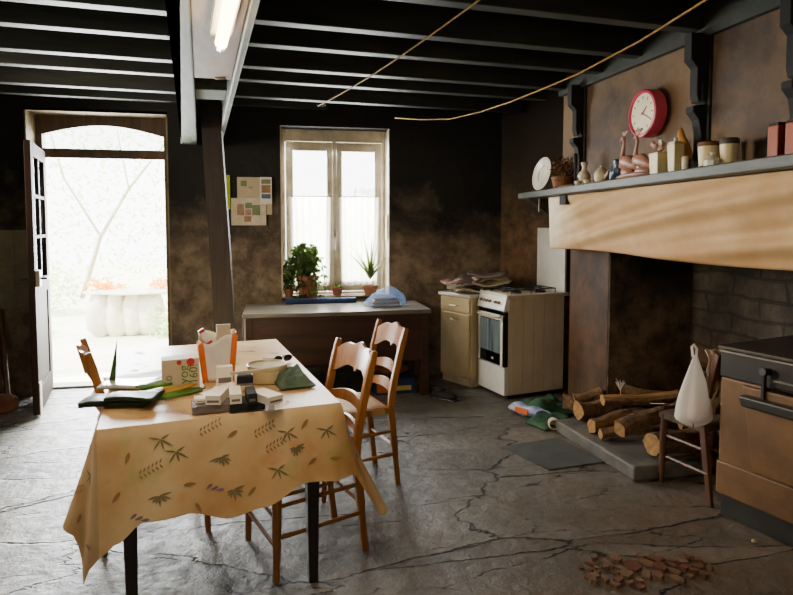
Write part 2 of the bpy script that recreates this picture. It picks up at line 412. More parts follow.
beamstrip('cheek_board',LL,L2,0,.36,M['beam']); beamstrip('cheek_board',R2,R3,0,.36,M['beam'])
def cut(Lp,Ya,Yb):
    a,b=Lp; f=lambda Y:a+(b-a)*((Y-a.y)/(b.y-a.y)); return f(Ya),f(Yb)
beamstrip('soffit_board',cut(L2,-2.3,3.05),cut(R2,-2.3,3.05),.012,.04,M['beam_pale'])
beamstrip('inner_beam',cut(L2,3.05,5.46),cut(R2,3.05,5.46),.22,.36,M['boards'])
beamstrip('cross_piece',cut(L2,3.62,3.9),cut(R2,3.62,3.9),.08,.3,M['beam'])
# leaning post under the beam
p0=Vector((-.35,4.62,0)); p1=Vector((-.455,4.62,2.35))
o=MB().tube([p0,p0.lerp(p1,.5)+Vector((.006,0,0)),p1],[.105,.1,.095],4,rot=pi/4).build('wooden_post',M['post'])
tag(o,'dark leaning timber post standing between the open door and the window','post')
# pale cable beside post
o=MB().tube([at(222,205,Y=5.49),at(224,240,Y=5.49),at(229,330,Y=5.49)],.003,6).build('wall_cable',M['dpale']); tag(o,'thin pale cable running down beside the timber post','cable')
o=MB().tube([at(212,72,Z=2.2),at(216,78,Z=2.14),at(224,78,Z=2.14),at(231,70,Z=2.18)],.008,6).build('lamp_cable',M['dpale'],smooth=True); tag(o,'white looped cable at the end of the fluorescent lamp','cable')
# fluorescent tube
t0=at(221,44,Z=2.075); d=(at(232,-6,Z=2.075)-t0).normalized(); t1=t0+d*1.2
lamp=thing('fluorescent_lamp','lit fluorescent tube mounted under the pale ceiling beam','lamp',tuple(t0))
L=t1-t0
MB().tube([-d*.03,L+d*.03],.02,8).build('tube_cap',M['ceramic_white'],lamp)
MB().tube([d*.01,L-d*.01],.0215,12).build('glowing_tube',M['tube'],lamp,smooth=True)
MB().box(-.035,.035,0,1.26,.03,.068,0,Matrix.Rotation(math.atan2(-d.x,d.y)+pi*0,4,'Z')@Matrix.Translation((0,-.03,0))).build('lamp_housing',M['ceramic_white'],lamp)

# ---------------------------------------------------------------- door
FY=5.70
struct(MB().box(DX0-.0,DX1,WY,WY+.36,DZ-.003,DZ+.02).build('trim_11',M['reveal']))
b=MB(); b.box(DX0,DX0+.012,WY+.0,FY,0,DZ); b.box(DX1-.012,DX1,WY,FY,0,DZ)
struct(b.build('trim_12',M['reveal']))
fx0,fx1=DX0+.012,DX1-.012; ix0,ix1=fx0+.05,fx1-.055
b=MB(); b.box(fx0,ix0,FY,FY+.07,0,DZ-.003); b.box(ix1,fx1,FY,FY+.07,0,DZ-.003); b.box(ix0,ix1,FY,FY+.08,2.02,2.10)
# arched head
pts=[(ix0,DZ-.003),(ix0,2.22)]+[(ix0+(ix1-ix0)*i/12,2.22+.085*sin(pi*i/12)) for i in range(1,12)]+[(ix1,2.22),(ix1,DZ-.003)]
for i in range(12):
    xa=ix0+(ix1-ix0)*i/12; xb=ix0+(ix1-ix0)*(i+1)/12
    za=2.22+.085*sin(pi*i/12); zb=2.22+.085*sin(pi*(i+1)/12)
    b.prism([(xa,za),(xb,zb),(xb,DZ-.003),(xa,DZ-.003)],FY,FY+.08,'y')
df=struct(b.build('door_frame',M['dframe']),'brown door frame with arched fanlight'); df.name='door_1'
o=MB().box(ix0,ix1,FY+.04,FY+.045,2.09,2.31).build('window_2',M['glass']); struct(o,'fanlight pane above the door')
struct(MB().box(DX0,DX1,FY-.02,FY+.14,0,.02).build('trim_13',M['slab']),'stone threshold')
# open leaf
hp=Vector((-1.93,5.62,0)); ep=Vector((-1.765,4.85,0)); dv=(ep-hp).normalized(); Lw=(ep-hp).length
leaf=thing('open_door','brown half-glazed wooden door standing open at left of the doorway','door',tuple(hp),math.atan2(dv.y,dv.x))
H=2.06
b=MB(); b.box(0,.1,-.022,.022,.02,H); b.box(Lw-.1,Lw,-.022,.022,.02,H); b.box(.1,Lw-.1,-.022,.022,.02,.2); b.box(.1,Lw-.1,-.022,.022,.9,1.02); b.box(.1,Lw-.1,-.022,.022,H-.1,H); b.box(.1,Lw-.1,-.012,.012,.2,.9)
b.build('door_body',M['dleaf'],leaf,bevel=.005)
b=MB(); b.box(Lw/2-.012,Lw/2+.012,-.018,.018,1.02,H-.1)
for z_ in (1.35,1.66): b.box(.1,Lw-.1,-.018,.018,z_-.012,z_+.012)
b.build('glazing_bar',M['dleaf'],leaf)
MB().box(.1,Lw-.1,-.004,.004,1.02,H-.1).build('pane',M['oldglass'],leaf)
lk=MB().box(Lw-.13,Lw-.02,.022,.05,.98,1.1).build('lock_case',M['dpale'],leaf,bevel=.004)
MB().tube([(Lw-.07,.05,1.04),(Lw-.07,.085,1.04),(Lw-.17,.09,1.035)],.009,8).build('door_handle',M['iron'],lk)
MB().tube([(Lw-.04,-.02,1.04),(Lw-.04,-.07,1.04),(Lw-.12,-.075,1.035)],.009,8).build('door_handle',M['iron'],lk)
b=MB(); b.box(Lw-.09,Lw+.004,.022,.03,.05,.26); b.box(Lw-.09,Lw+.004,.022,.03,.02,.05); b.build('kick_plate',M['dpale'],leaf)
# ---------------------------------------------------------------- window
VY=5.67; w0,w1,z0,z1=WX0,WX1,WZ0,WZ1
b=MB(); b.box(w0+.046,w1-.046,VY,VY+.079,z1-.113,z1-.001); b.box(w0+.011,w0+.045,VY-.001,VY+.08,z0+.013,z1-.001); b.box(w1-.045,w1-.011,VY-.001,VY+.08,z0+.013,z1-.001); b.box(w0+.046,w1-.046,VY,VY+.079,z0+.013,z0+.038)
win=struct(b.build('window_1',M['wframe'],bevel=.004),'tall cream double casement window')
mid=.548
def sash(xa,xb,nm):
    b=MB(); xa+=.002; xb-=.002; b.box(xa,xa+.07,VY-.02,VY-.002,z0+.04,z1-.117); b.box(xb-.07,xb,VY-.02,VY-.002,z0+.04,z1-.117)
    b.box(xa+.0701,xb-.0701,VY-.019,VY-.002,z1-.2,z1-.117); b.box(xa+.0701,xb-.0701,VY-.019,VY-.002,z0+.04,z0+.14)
    o=b.build('sash',M['wframe'],win,bevel=.006)
    MB().box(xa+.07,xb-.07,VY-.012,VY-.008,z0+.14,z1-.2).build('pane',M['glass'],o)
sash(w0+.045,mid,'l'); sash(mid,w1-.045,'r')
b=MB(); b.box(mid-.02,mid+.02,VY-.035,VY-.018,z0+.04,z1-.115); b.build('meeting_bar',M['wframe'],win,bevel=.005)
b=MB(); b.tube([(mid,VY-.03,1.33),(mid,VY-.06,1.33),(mid+.01,VY-.065,1.2)],.008,8); b.box(mid-.012,mid+.012,VY-.04,VY-.03,1.26,1.4); b.build('window_handle',M['chrome'],win)
struct(MB().box(w0-.0,w1,WY-.0,VY,z0-.02,z0+.012).build('trim_14',M['reveal']),'window sill board')
b=MB(); b.box(w1-.01,w1,WY+.0,VY,z0+.01,z1); b.box(w0,w0+.01,WY,VY,z0+.01,z1); struct(b.build('trim_15',M['wframe']))
for nm,xa,xb,lab in (('a',w0+.10,mid-.055,'left sheer white half-curtain on the window behind the leafy plant'),('b',mid+.06,w1-.10,'right sheer white half-curtain on the window behind the spider plant')):
    def f(u,v,xa=xa,xb=xb):
        sp=.02*(1-v); x=xa-sp+(xb-xa+2*sp)*u
        return (x,VY-.036+.008*sin(u*38)+.004*sin(u*71+2),1.70-.83*v+.005*sin(u*20)*v)
    c=thing('half_curtain',lab,'curtain',(0,0,0)); c.location=((xa+xb)/2,VY-.036,1.70)
    off=Matrix.Translation((-(xa+xb)/2,-(VY-.036),-1.70))
    MB().grid(f,60,6,0,False,off).build('curtain_cloth',M['curtain'],c,smooth=True)
    MB().tube([(xa-.03,VY-.036,1.705),(xb+.03,VY-.036,1.705)],.005,6,0,1,off).build('curtain_rod',M['chrome'],c)
# note hanging on reveal
o=MB().box(0,.004,0,.09,0,.24).build('wall_card',M['ceramic'],loc=(w1-.022,WY+.02,1.30)); tag(o,'small picture card hung on the right side of the window recess','card')

# ---------------------------------------------------------------- outside
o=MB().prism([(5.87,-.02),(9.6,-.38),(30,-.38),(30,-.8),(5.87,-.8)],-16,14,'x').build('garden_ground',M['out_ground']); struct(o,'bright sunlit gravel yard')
def leaves(b,c,r,n,size,seed,mi=0):
    rnd=random.Random(seed)
    for i in range(n):
        while True:
            q=Vector((rnd.uniform(-1,1),rnd.uniform(-1,1),rnd.uniform(-1,1)))
            if .25<q.length<1: break
        p=Vector((c[0]+q.x*r[0],c[1]+q.y*r[1],c[2]+q.z*r[2]))
        a=Vector((rnd.gauss(0,1),rnd.gauss(0,1),rnd.gauss(0,.7))).normalized(); bb=a.orthogonal().normalized()
        s=size*rnd.uniform(.6,1.3)
        b.add([p-a*s,p+bb*s*.4,p+a*s,p-bb*s*.4],[(0,1,2,3)],mi)
tr=thing('stone_trough','white stone trough under a flat slab in the sunny yard','trough',(-2.42,10.6,-.38))
b=MB(); 
for i_ in range(4): b.blob((-.42+.26*i_,0,.34),(.22,.30,.42),3+i_,.18,3)
b.build('trough_body',M['out_stone'],tr,smooth=True)
b=MB(); b.blob((.10,0,.72),(.80,.38,.05),5,.15,3,fr=2.5); b.build('slab',M['out_stone'],tr,smooth=True)
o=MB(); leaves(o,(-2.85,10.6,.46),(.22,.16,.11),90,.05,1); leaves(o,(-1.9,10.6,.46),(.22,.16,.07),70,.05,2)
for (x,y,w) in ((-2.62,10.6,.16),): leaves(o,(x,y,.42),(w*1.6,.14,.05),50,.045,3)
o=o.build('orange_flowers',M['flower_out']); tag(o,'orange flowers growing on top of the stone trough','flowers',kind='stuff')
for i,(c,r,n,s,lab) in enumerate((((-5.4,13.2,.1),(1.5,.8,.9),1500,.07,'pale green bush beyond the yard at left of the trough'),
    ((-1.2,12.6,.2),(1.0,.7,1.0),1200,.07,'pale green bush beyond the yard behind the trough at right'),
    ((-3.6,16.5,2.2),(3.6,1.2,2.6),1800,.08,'tall sunlit foliage screen at the back of the garden'),
    ((-4.1,10.9,-.2),(.42,.3,.26),360,.05,'low green plant left of the stone trough'),
    ((-1.75,10.3,-.15),(.36,.25,.32),330,.05,'low green plant right of the stone trough'),
    ((1.9,12.0,.9),(1.7,.9,1.3),2600,.08,'pale bush seen low through the window panes'))):
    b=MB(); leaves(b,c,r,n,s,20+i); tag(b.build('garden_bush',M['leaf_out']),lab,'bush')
b=MB()
b.tube([(-4.0,13.6,-.1),(-3.6,13.6,1.2),(-3.0,13.5,2.2),(-2.2,13.4,3.2)],[.05,.04,.03,.015],6); b.tube([(-3.6,13.6,1.2),(-4.3,13.7,2.4),(-4.6,13.7,3.6)],[.03,.02,.01],6); b.tube([(-3.0,13.5,2.2),(-3.2,13.5,3.4)],[.02,.01],6)
tag(b.build('bare_tree',M['trunk']),'thin pale branching tree in the garden seen through the doorway','tree')

# ---------------------------------------------------------------- wall papers
def sheet(name,mats,label,cat,w,h,px,py,dy=.006,rot=0,extra=None,group=None):
    p=at(px,py,Y=WY-dy); b=MB(); b.box(0,w,-.002,0,-h,0)
    if extra:
        for x0_,x1_,z0_,z1_,mi in extra: b.box(x0_,x1_,-.003,-.002,-z1_,-z0_,mi)
    o=b.build(name,mats,loc=tuple(p)); o.rotation_euler=(0,rot,0); tag(o,label,cat,group); return o
G=[M['paper'],pm('faded_green','7e8a5c','5f6c48',9),M['pinkish'],pm('faded_tan','a8845c','86643f',9),pm('faded_blue','5d7486','46596a',9)]
sheet('lime_calendar',[M['lime']],'lime green paper strip on the wall beside the timber post','paper',.075,.30,221,175)
sheet('pinned_drawing',[M['card_kraft']]+G[1:],'pale pinned sheet with faint pictures, behind the collage left of the window','paper',.30,.33,237,177,extra=[(.03,.08,.03,.08,1),(.1,.13,.08,.1,2),(.05,.12,.2,.28,1)])
sheet('photo_collage',[M['ceramic']]+G[1:],'white pinned sheet with small colour photos, lowest of the papers left of the window','paper',.30,.24,231,198,.010,extra=[(.05,.11,.05,.10,2),(.12,.18,.04,.09,1),(.18,.25,.06,.15,1),(.05,.11,.10,.15,3),(.12,.17,.10,.15,2),(.11,.17,.16,.21,3)])
sheet('small_print',[M['ceramic_white']]+G[1:],'small landscape print pinned at upper right of the wall papers','print',.10,.24,260,177,.014,extra=[(.01,.09,.02,.06,1),(.01,.09,.07,.14,3),(.01,.09,.15,.19,4)])
p=at(0,230,Y=WY-.01)
b=MB(); b.box(-.35,.235,-.006,0,-.65,0,0)
for i in range(4): b.box(-.35+i*.15,-.345+i*.15,-.007,-.006,-.65,0,1)
for i in range(4): b.box(-.35,.235,-.007,-.006,-.15-i*.15,-.145-i*.15,1)
o=b.build('wall_map',[M['beige_map'],M['greycard']],loc=tuple(p)); tag(o,'faded beige gridded panel on the wall left of the doorway','panel')
for i,(xa,xb,za,lab) in enumerate(((-2.20,-2.10,.75,'tallest stick leaning against the wall left of the door'),(-2.26,-2.13,.6,'middle stick leaning against the wall left of the door'),(-2.33,-2.22,.68,'leftmost stick leaning against the wall left of the door'))):
    o=MB().tube([(xb+.05,5.1,.0),(xa,5.38,za)],.022,6).build('leaning_stick',M['chair_dark']); tag(o,lab,'stick','sticks left of the door')
o=MB().blob((-2.12,5.05,.07),(.16,.12,.085),4,.3,2).build('red_bag',M['tile2'],smooth=True); tag(o,'dull red bundle on the floor left of the door','bag')

# ---------------------------------------------------------------- sideboard under window
sb=thing('sideboard','long dark brown wooden bench table under the window','table',(.50,5.055,0))
W=.765
b=MB(); b.box(-W-.0,W+.01,-.21,.43,.70,.735); b.build('tabletop',M['side_top'],sb,bevel=.006)
b=MB(); b.box(-W+.03,W-.01,-.185,-.165,.30,.70); b.build('front_panel',M['side_wood'],sb,bevel=.003)
b=MB(); b.box(-W+.03,W-.02,.38,.4,.0,.70); b.build('back_panel',M['side_wood'],sb)
for sx in (-W+.035,W-.04):
    for sy in (-.165,.365): MB().box(sx-.035,sx+.035,sy-.03,sy+.03,0,.70).build('leg',M['side_wood'],sb,bevel=.003)
MB().box(-W+.01,-W+.025,-.20,-.185,.05,.70).build('edge_strip',M['dpale'],sb)
# things under it
def bx(name,mat,label,cat,cx,cy,sx,sy,h,rz=0,z=0,bev=.003,group=None):
    o=MB().box(-sx/2,sx/2,-sy/2,sy/2,0,h).build(name,mat,loc=(cx,cy,z),rz=rz,bevel=bev); return tag(o,label,cat,group)
b=MB(); b.box(-.17,.17,-.12,.12,0,.13,0); b.box(-.16,-.05,-.121,-.12,.02,.11,1); b.box(.0,.14,-.121,-.12,.03,.07,2)
tag(b.build('blue_carton',[M['blue'],M['orange'],M['yellow_mag']],loc=(.98,5.06,0),rz=.06),'blue printed carton under the bench table near its right leg','box')
o=MB().blob((.98,5.08,.185),(.17,.10,.055),9,.3,2).build('red_cloth',M['tile2'],smooth=True); tag(o,'dull red cloth lying on the blue carton','cloth')
for i,(x,y,lab) in enumerate(((.25,5.1,'dark box under the left half of the bench table'),(.62,5.12,'dark box under the middle of the bench table'))): bx('dark_box',M['darkbox'],lab,'box',x,y,.28,.2,.2,.05)
# shoes
for i,(x,y,lab) in enumerate(((1.36,4.72,'dark shoe nearer the viewer on the floor before the cream cabinet'),(1.30,4.92,'dark shoe nearer the cream cabinet and the bench table'))):
    t=thing('dark_shoe',lab,'shoe',(x,y,0),R(-50+25*i),'dark shoes by the cabinet')
    MB().blob((0,0,.035),(.13,.045,.035),i,.1,2).build('shoe_upper',M['darkbox'],t,smooth=True)
    MB().blob((-.06,0,.065),(.055,.04,.04),i+3,.1,2).build('shoe_collar',M['darkbox'],t,smooth=True)
    MB().box(-.13,.12,-.04,.04,0,.012).build('shoe_sole',M['black'],t,bevel=.004)
# blue cloth strip
o=MB().box(-.32,.32,-.035,.035,0,.045).build('blue_cloth',M['blue'],loc=(.40,5.355,.736),bevel=.012); o.location.y=5.42; tag(o,'folded blue cloth along the sill behind the bench table','cloth')
# bag of magazines
bg=thing('magazine_bag','blue transparent plastic bag of magazines on the bench table','bag',(.93,5.13,.736))
for i in range(4): MB().box(-.13+.01*i,.13-.012*i,-.075,.08,.004+i*.018,.020+i*.018).build('magazine',[M['paper'],M['pinkish'],M['ceramic'],M['greycard']][i],bg)
def fb(u,v):
    a=2*pi*u; r=1-.45*v**1.6; rx=.17*r*(1-.6*max(0,v-.75)/.25); ry=.12*r*(1-.5*max(0,v-.75)/.25)
    k=1+.12*sin(a*5+v*5)+.09*sin(a*9+v*3)
    return (rx*cos(a)*k+.05*v*v,ry*sin(a)*k,.004+.145*v+.02*sin(a)*v)
MB().grid(fb,36,8,0,True).build('plastic_bag',M['plastic_blue'],bg,smooth=True)
# ---------------------------------------------------------------- plants on sill
SZ=z0+.012
def pot(name,label,loc,r,h,cat='plant'):
    t=thing(name,label,cat,loc)
    b=MB(); b.lathe([(r*.68,0),(r*.72,.003),(r*.95,h*.78),(r*1.06,h*.78),(r*1.08,h),(r*.97,h),(r*.9,h*.85),(0,h*.85)],24); b.build('flowerpot',M['terra'],t,smooth='auto'); return t
def blade(b,p,pts,w,mi=0):
    k=len(pts)
    vs=[]
    for i,q in enumerate(pts):
        d=(Vector(pts[min(i+1,k-1)])-Vector(pts[max(i-1,0)])); s=d.cross(Vector((0,0,1)))
        if s.length<1e-5: s=Vector((1,0,0))
        s=s.normalized()*w*(1-(i/(k-1))**2*.95)
        vs+= [Vector(q)-s,Vector(q)+s]
    b.add([v+Vector(p) for v in vs],[(2*i,2*i+1,2*i+3,2*i+2) for i in range(k-1)],mi)
t=pot('trailing_plant','bushy trailing leafy plant in a terracotta pot on the window sill',(.28,5.56,SZ),.078,.14)
rnd=random.Random(3); b=MB(); st=MB()
for i in range(46):
    a=rnd.uniform(0,2*pi); reach=rnd.uniform(.05,.17); rise=rnd.uniform(.08,.26); fall=rnd.uniform(.1,.5)
    pts=[]
    for k in range(9):
        u=k/8; rr=reach*(1-(1-u)**2); zz=.13+rise*sin(min(u*2,1)*pi/2)-fall*max(0,u-.4)**1.5*2
        y=sin(a)*rr*.75; y=min(y,.06); pts.append((cos(a)*rr,y,max(zz,-.02 if y<-.1 else .005)))
    st.tube(pts,.0022,4)
    for k in range(1,9):
        for s in range(3):
            p=Vector(pts[k]); dd=Vector((rnd.gauss(0,1),rnd.gauss(-.2,.6),rnd.gauss(-.9,.5))).normalized()*rnd.uniform(.03,.055)
            sd=dd.cross(Vector((rnd.gauss(0,1),rnd.gauss(0,1),.3))).normalized()*.011
            if p.y+dd.y>.08: dd.y=-abs(dd.y)
            b.add([p,p+dd*.5+sd,p+dd,p+dd*.5-sd],[(0,1,2,3)])
f=b.build('foliage',M['leaf'],t); st.build('stem',M['leaf'],f); t.scale=(1.15,.85,1.35)
t=pot('small_succulent','small green succulent in a little terracotta pot, mid sill',(.56,5.57,SZ),.052,.075)
b=MB()
for i in range(12):
    a=i*2.4; r=.05+.01*(i%3); blade(b,(0,0,.062),[(0,0,0),(cos(a)*r*.5,sin(a)*r*.5,.02),(cos(a)*r,sin(a)*r,.03+.012*(i%4))],.008)
b.build('foliage',M['leaf'],t)
t=pot('spider_plant','spiky pale spider plant in a terracotta pot at right of the sill',(.87,5.56,SZ),.062,.075)
b=MB(); rnd=random.Random(8)
for i in range(60):
    a=rnd.uniform(0,2*pi); L_=rnd.uniform(.12,.30); lean=rnd.uniform(.25,1.1); pts=[]
    for k in range(7):
        u=k/6; x=cos(a)*L_*lean*u*.75; y=sin(a)*L_*lean*u*.45; y=min(y,.07); x=min(x,.14); pts.append((x,y,L_*(u-.55*lean*u*u)))
    blade(b,(0,0,.08),pts,.0055)
blade(b,(-.03,0,.08),[(0,0,0),(-.05,0,.2),(-.11,0,.36),(-.12,0,.42)],.003)
f=b.build('foliage',M['leaf_pale'],t); t.scale=(1.15,1,1.15); f.scale=(1.7,.8,1.55)
t=pot('dark_leafy_plant','dark leafy plant at far left corner of the window sill',(.115,5.55,SZ),.045,.07)
b=MB(); leaves(b,(0,-.01,.2),(.055,.06,.16),170,.028,44); b.build('foliage',M['leaf'],t)

# ---------------------------------------------------------------- kitchen cabinet + cooker
CR=R(12)
kc=thing('kitchen_cabinet','cream enamel base cabinet with a white top beside the cooker','cabinet',(1.67,4.985,0),R(27))
# local: x into wall side (depth), y along the front
D=.30; Wc=.40
b=MB(); b.box(0.012,D,0,Wc,.07,.80); b.build('cabinet_body',M['cab_cream'],kc,bevel=.004)
MB().box(.03,D,.01,Wc-.01,0,.07).build('plinth',M['ceramic'],kc)
MB().box(-.015,D,-.01,Wc+.01,.80,.83).build('countertop',M['enamel'],kc,bevel=.006)
dr=MB().box(-.006,.012,.015,Wc-.015,.665,.785).build('drawer',M['cab_cream'],kc,bevel=.005)
MB().tube([(-.006,Wc/2-.05,.722),(-.028,Wc/2-.04,.72),(-.028,Wc/2+.04,.72),(-.006,Wc/2+.05,.722)],.005,6).build('drawer_handle',M['chrome'],dr)
dr=MB().box(-.006,.012,.015,Wc-.015,.09,.65).build('cabinet_door',M['cab_cream'],kc,bevel=.005)
MB().tube([(-.006,Wc/2-.05,.60),(-.028,Wc/2-.03,.59),(-.03,Wc/2+.02,.592),(-.006,Wc/2+.05,.60)],.005,6).build('door_handle',M['chrome'],dr)
# newspapers heap on cabinet
rnd=random.Random(12)
names=['topmost','second','third','fourth','fifth','sixth']
spec=[('ceramic',.06,.10,.0,0),('greycard',.20,.14,.2,0),('paper',.10,.25,-.3,1),('greycard',.26,.16,.5,1),('old_red',.03,.20,.35,2),('ceramic',.22,.08,-.2,2),('greycard',.15,.2,.9,3),('card_kraft',.27,.12,.1,3),('greycard',.22,.08,-.5,4)]
M['old_red']=pm('old_red','8d4a45','a89a88',12,.6,.05)
labs=['pale newspaper at the bottom of the heap on the cream cabinet','grey newspaper under the heap toward the wall','white newspaper sticking out of the middle of the heap','grey crumpled newspaper toward the wall corner','red printed magazine on the near side of the paper heap','pale folded paper beside the red magazine','grey sheet lying across the heap','brown paper against the alcove wall on the heap','topmost grey newspaper of the heap']
for (m,x,y,r,lv),lab in zip(spec,labs):
    def fn(u,v,s=lv*3+x*10): return ((u-.5)*.34,(v-.5)*.24,.016*sin(u*6+s)+.014*sin(v*7+s*2))
    P=Matrix.Translation((1.66,4.96,0))@Matrix.Rotation(R(25),4,'Z')@Vector((x+.07,y,.85+lv*.036))
    o=MB().grid(fn,8,6).build('newspaper',M[m],loc=tuple(P),rz=r,solid=.016,smooth=True); tag(o,lab,'newspaper','papers heaped on the cream cabinet')
ck=thing('gas_cooker','white gas cooker with raised lid and beige ribbed side','cooker',(1.845,4.60,0),CR)
D=.585; Wc=.41; Hc=.865
b=MB(); b.box(.02,D,0,Wc,.03,Hc-.01)
b.build('cooker_body',M['enamel_beige'],ck,bevel=.004)
b=MB()
for i in range(5): b.box(.06+i*.105,.064+i*.105,-.006,0,.06,Hc-.03)
for i in range(5): b.box(.064+i*.105,.160+i*.105,-.004,.001,.05,Hc-.03,1)
b.build('side_panel',[M['ceramic'],M['enamel_beige']],ck)
MB().box(-.005,D+.04,-.015,Wc+.01,Hc-.03,Hc).build('hob_top',M['enamel_beige'],ck,bevel=.004)
b=MB(); b.prism([(-.03,Hc-.13),(.03,Hc-.13),(.03,Hc+.005),(.0,Hc+.005)],-.005,Wc+.005,'y'); cp=b.build('control_panel',M['enamel'],ck,bevel=.004)
for i,yy in enumerate((.345,.30,.255,.21,.125,.075)):
    nb=MB().tube([(-.018,yy,Hc-.065),(-.038,yy,Hc-.068)],.0125,12).build('knob',M['knob'],cp,smooth='auto')
dr=MB().box(-.012,.02,.0,Wc,.27,Hc-.14).build('oven_door',M['black_gl'],ck,bevel=.004)
b=MB(); b.box(-.018,-.011,.03,.06,.27,Hc-.17); b.box(-.018,-.011,Wc-.03,Wc,.27,Hc-.17); b.box(-.018,-.011,.03,Wc,Hc-.215,Hc-.17); b.build('door_trim',M['enamel'],dr,bevel=.002)
MB().box(-.016,-.011,.065,Wc-.035,.37,Hc-.22).build('oven_window',M['oven_glass'],dr)
b=MB(); b.tube([(-.012,.05,Hc-.18),(-.045,.06,Hc-.185),(-.045,Wc-.04,Hc-.185),(-.012,Wc-.03,Hc-.18)],.010,8); b.build('oven_handle',M['ceramic'],dr,smooth=True)
MB().box(-.0175,-.0118,.17,.195,.305,.325).build('brand_mark',M['ceramic_white'],dr)
MB().box(-.015,.02,.0,Wc,.03,.262).build('lower_drawer',M['enamel'],ck,bevel=.004)
MB().box(.03,D-.02,.01,Wc-.01,0,.03).build('plinth',M['black'],ck)
b=MB(); b.box(D+.0,D+.02,.0,Wc-.02,Hc,Hc+.55); b.build('lid',M['enamel'],ck,bevel=.004)
for (x,y) in ((.17,.11),(.17,.27),(.42,.11),(.42,.27)):
    bu=MB().lathe([(.045,0),(.045,.012),(.03,.02),(0,.02)],16,(x,y,Hc)).build('burner',M['black'],ck,smooth='auto')
for x in (.17,.42):
    b=MB()
    for yy in (.04,.19,.34): b.tube([(x-.1,yy,Hc+.035),(x+.1,yy,Hc+.035)],.005,6)
    for xx in (x-.1,x+.1): b.tube([(xx,.04,Hc),(xx,.04,Hc+.035),(xx,.34,Hc+.035),(xx,.34,Hc)],.005,6)
    b.tube([(x,.04,Hc+.035),(x,.34,Hc+.035)],.005,6)
    b.build('pan_support',M['black'],ck)

# ---------------------------------------------------------------- fireplace: hearth slab, logs
HY0=2.96
b=MB(); b.prism([(1.955,HY0),(2.955,HY0),(2.955,3.826),(1.90,3.826)],0,.085,'z'); struct(b.build('hearth_slab',M['slab'],bevel=.012),'raised stone hearth slab').name='trim_16'
p=[at(515,441,Z=0),at(548,432,Z=0),at(603,459,Z=0),at(556,464,Z=0)]
q=[Vector((1.42,3.60,0)),Vector((1.86,3.68,0)),Vector((1.94,3.24,0)),Vector((1.56,3.20,0))]
b=MB(); b.prism([(v.x,v.y) for v in q],0,.008,'z'); struct(b.build('trim_17',M['slab_dark']),'smooth dark slate slab set in the floor')
def log(label,a,c,r,split=False,seed=0,group='split firewood logs piled on the hearth'):
    a=Vector(a); c=Vector(c); d=(c-a); L_=d.length; d.normalize(); up_=Vector((0,0,1)); s=d.cross(up_).normalized(); w=s.cross(d)
    rnd=random.Random(seed); k=12; n=7; b=MB(); vs=[]
    for i in range(n):
        p_=a+d*L_*i/(n-1)+s*.018*sin(i*1.1+seed)+w*.012*cos(i*.9+seed)
        for j in range(k):
            t_=2*pi*j/k; rr=r*(.82+.3*noise.noise(Vector((cos(t_)*1.7,sin(t_)*1.7,i*.45+seed*5))))*(1+.05*cos(2*t_+seed))
            if split and sin(t_+seed)>.15: rr*=.62+.1*abs(cos(t_+seed))
            vs.append(p_+(s*cos(t_)+w*sin(t_))*rr-a)
    fs=[];mi=[]
    b.v=vs
    for i in range(n-1):
        for j in range(k):
            b.f.append([i*k+j,i*k+(j+1)%k,(i+1)*k+(j+1)%k,(i+1)*k+j]); b.m.append(1 if split and sin(2*pi*(j+.5)/k+seed)>.15 else 0)
    b.f.append(list(range(k))); b.m.append(1); b.f.append(list(range((n-1)*k,n*k))); b.m.append(1)
    o=b.build('firewood_log',[M['bark'],M['split']],loc=tuple(a),smooth='auto'); return tag(o,label,'log',group)
B=.085
log('large round log lying at the front left of the hearth pile',(2.02,3.74,B+.075),(2.34,3.78,B+.075),.075,False,1)
log('pale split log pointing toward the room, front of the pile',(1.99,3.50,B+.055),(2.45,3.62,B+.06),.06,True,2)
log('dark-ended split log at the very front of the pile',(1.99,3.38,B+.045),(2.40,3.33,B+.05),.045,True,3)
log('broad split log resting over the front of the pile',(2.03,3.22,B+.12),(2.55,3.38,B+.17),.065,True,4)
log('round log with pale cut end behind the chair legs',(2.12,3.02,B+.085),(2.62,3.10,B+.085),.082,False,5)
log('log with a bright cut end topmost of the pile',(2.12,3.58,B+.19),(2.62,3.50,B+.22),.055,True,6)
log('long log at the back of the pile',(2.35,3.74,B+.20),(2.85,3.46,B+.16),.055,False,7)
log('thick bark-covered log at the back, near the hearth wall',(2.55,3.32,B+.08),(2.9,3.66,B+.08),.07,False,8)
log('split log lying crosswise in the middle of the pile',(2.3,3.52,B+.10),(2.72,3.20,B+.12),.055,True,9)
log('short log beside the low chair in the pile',(2.55,3.02,B+.14),(2.88,3.26,B+.20),.055,True,10)
log('thin split log behind the low chair',(2.28,3.0,B+.20),(2.75,2.98,B+.22),.035,True,11)
log('big log with orange cut end beside the pier, behind the green sack',(2.06,4.02,.13),(2.28,3.90,.13),.075,False,12)
log('dark log leaning between the pier and the pile',(2.10,3.93,.19),(2.28,3.87,.24),.04,False,13)
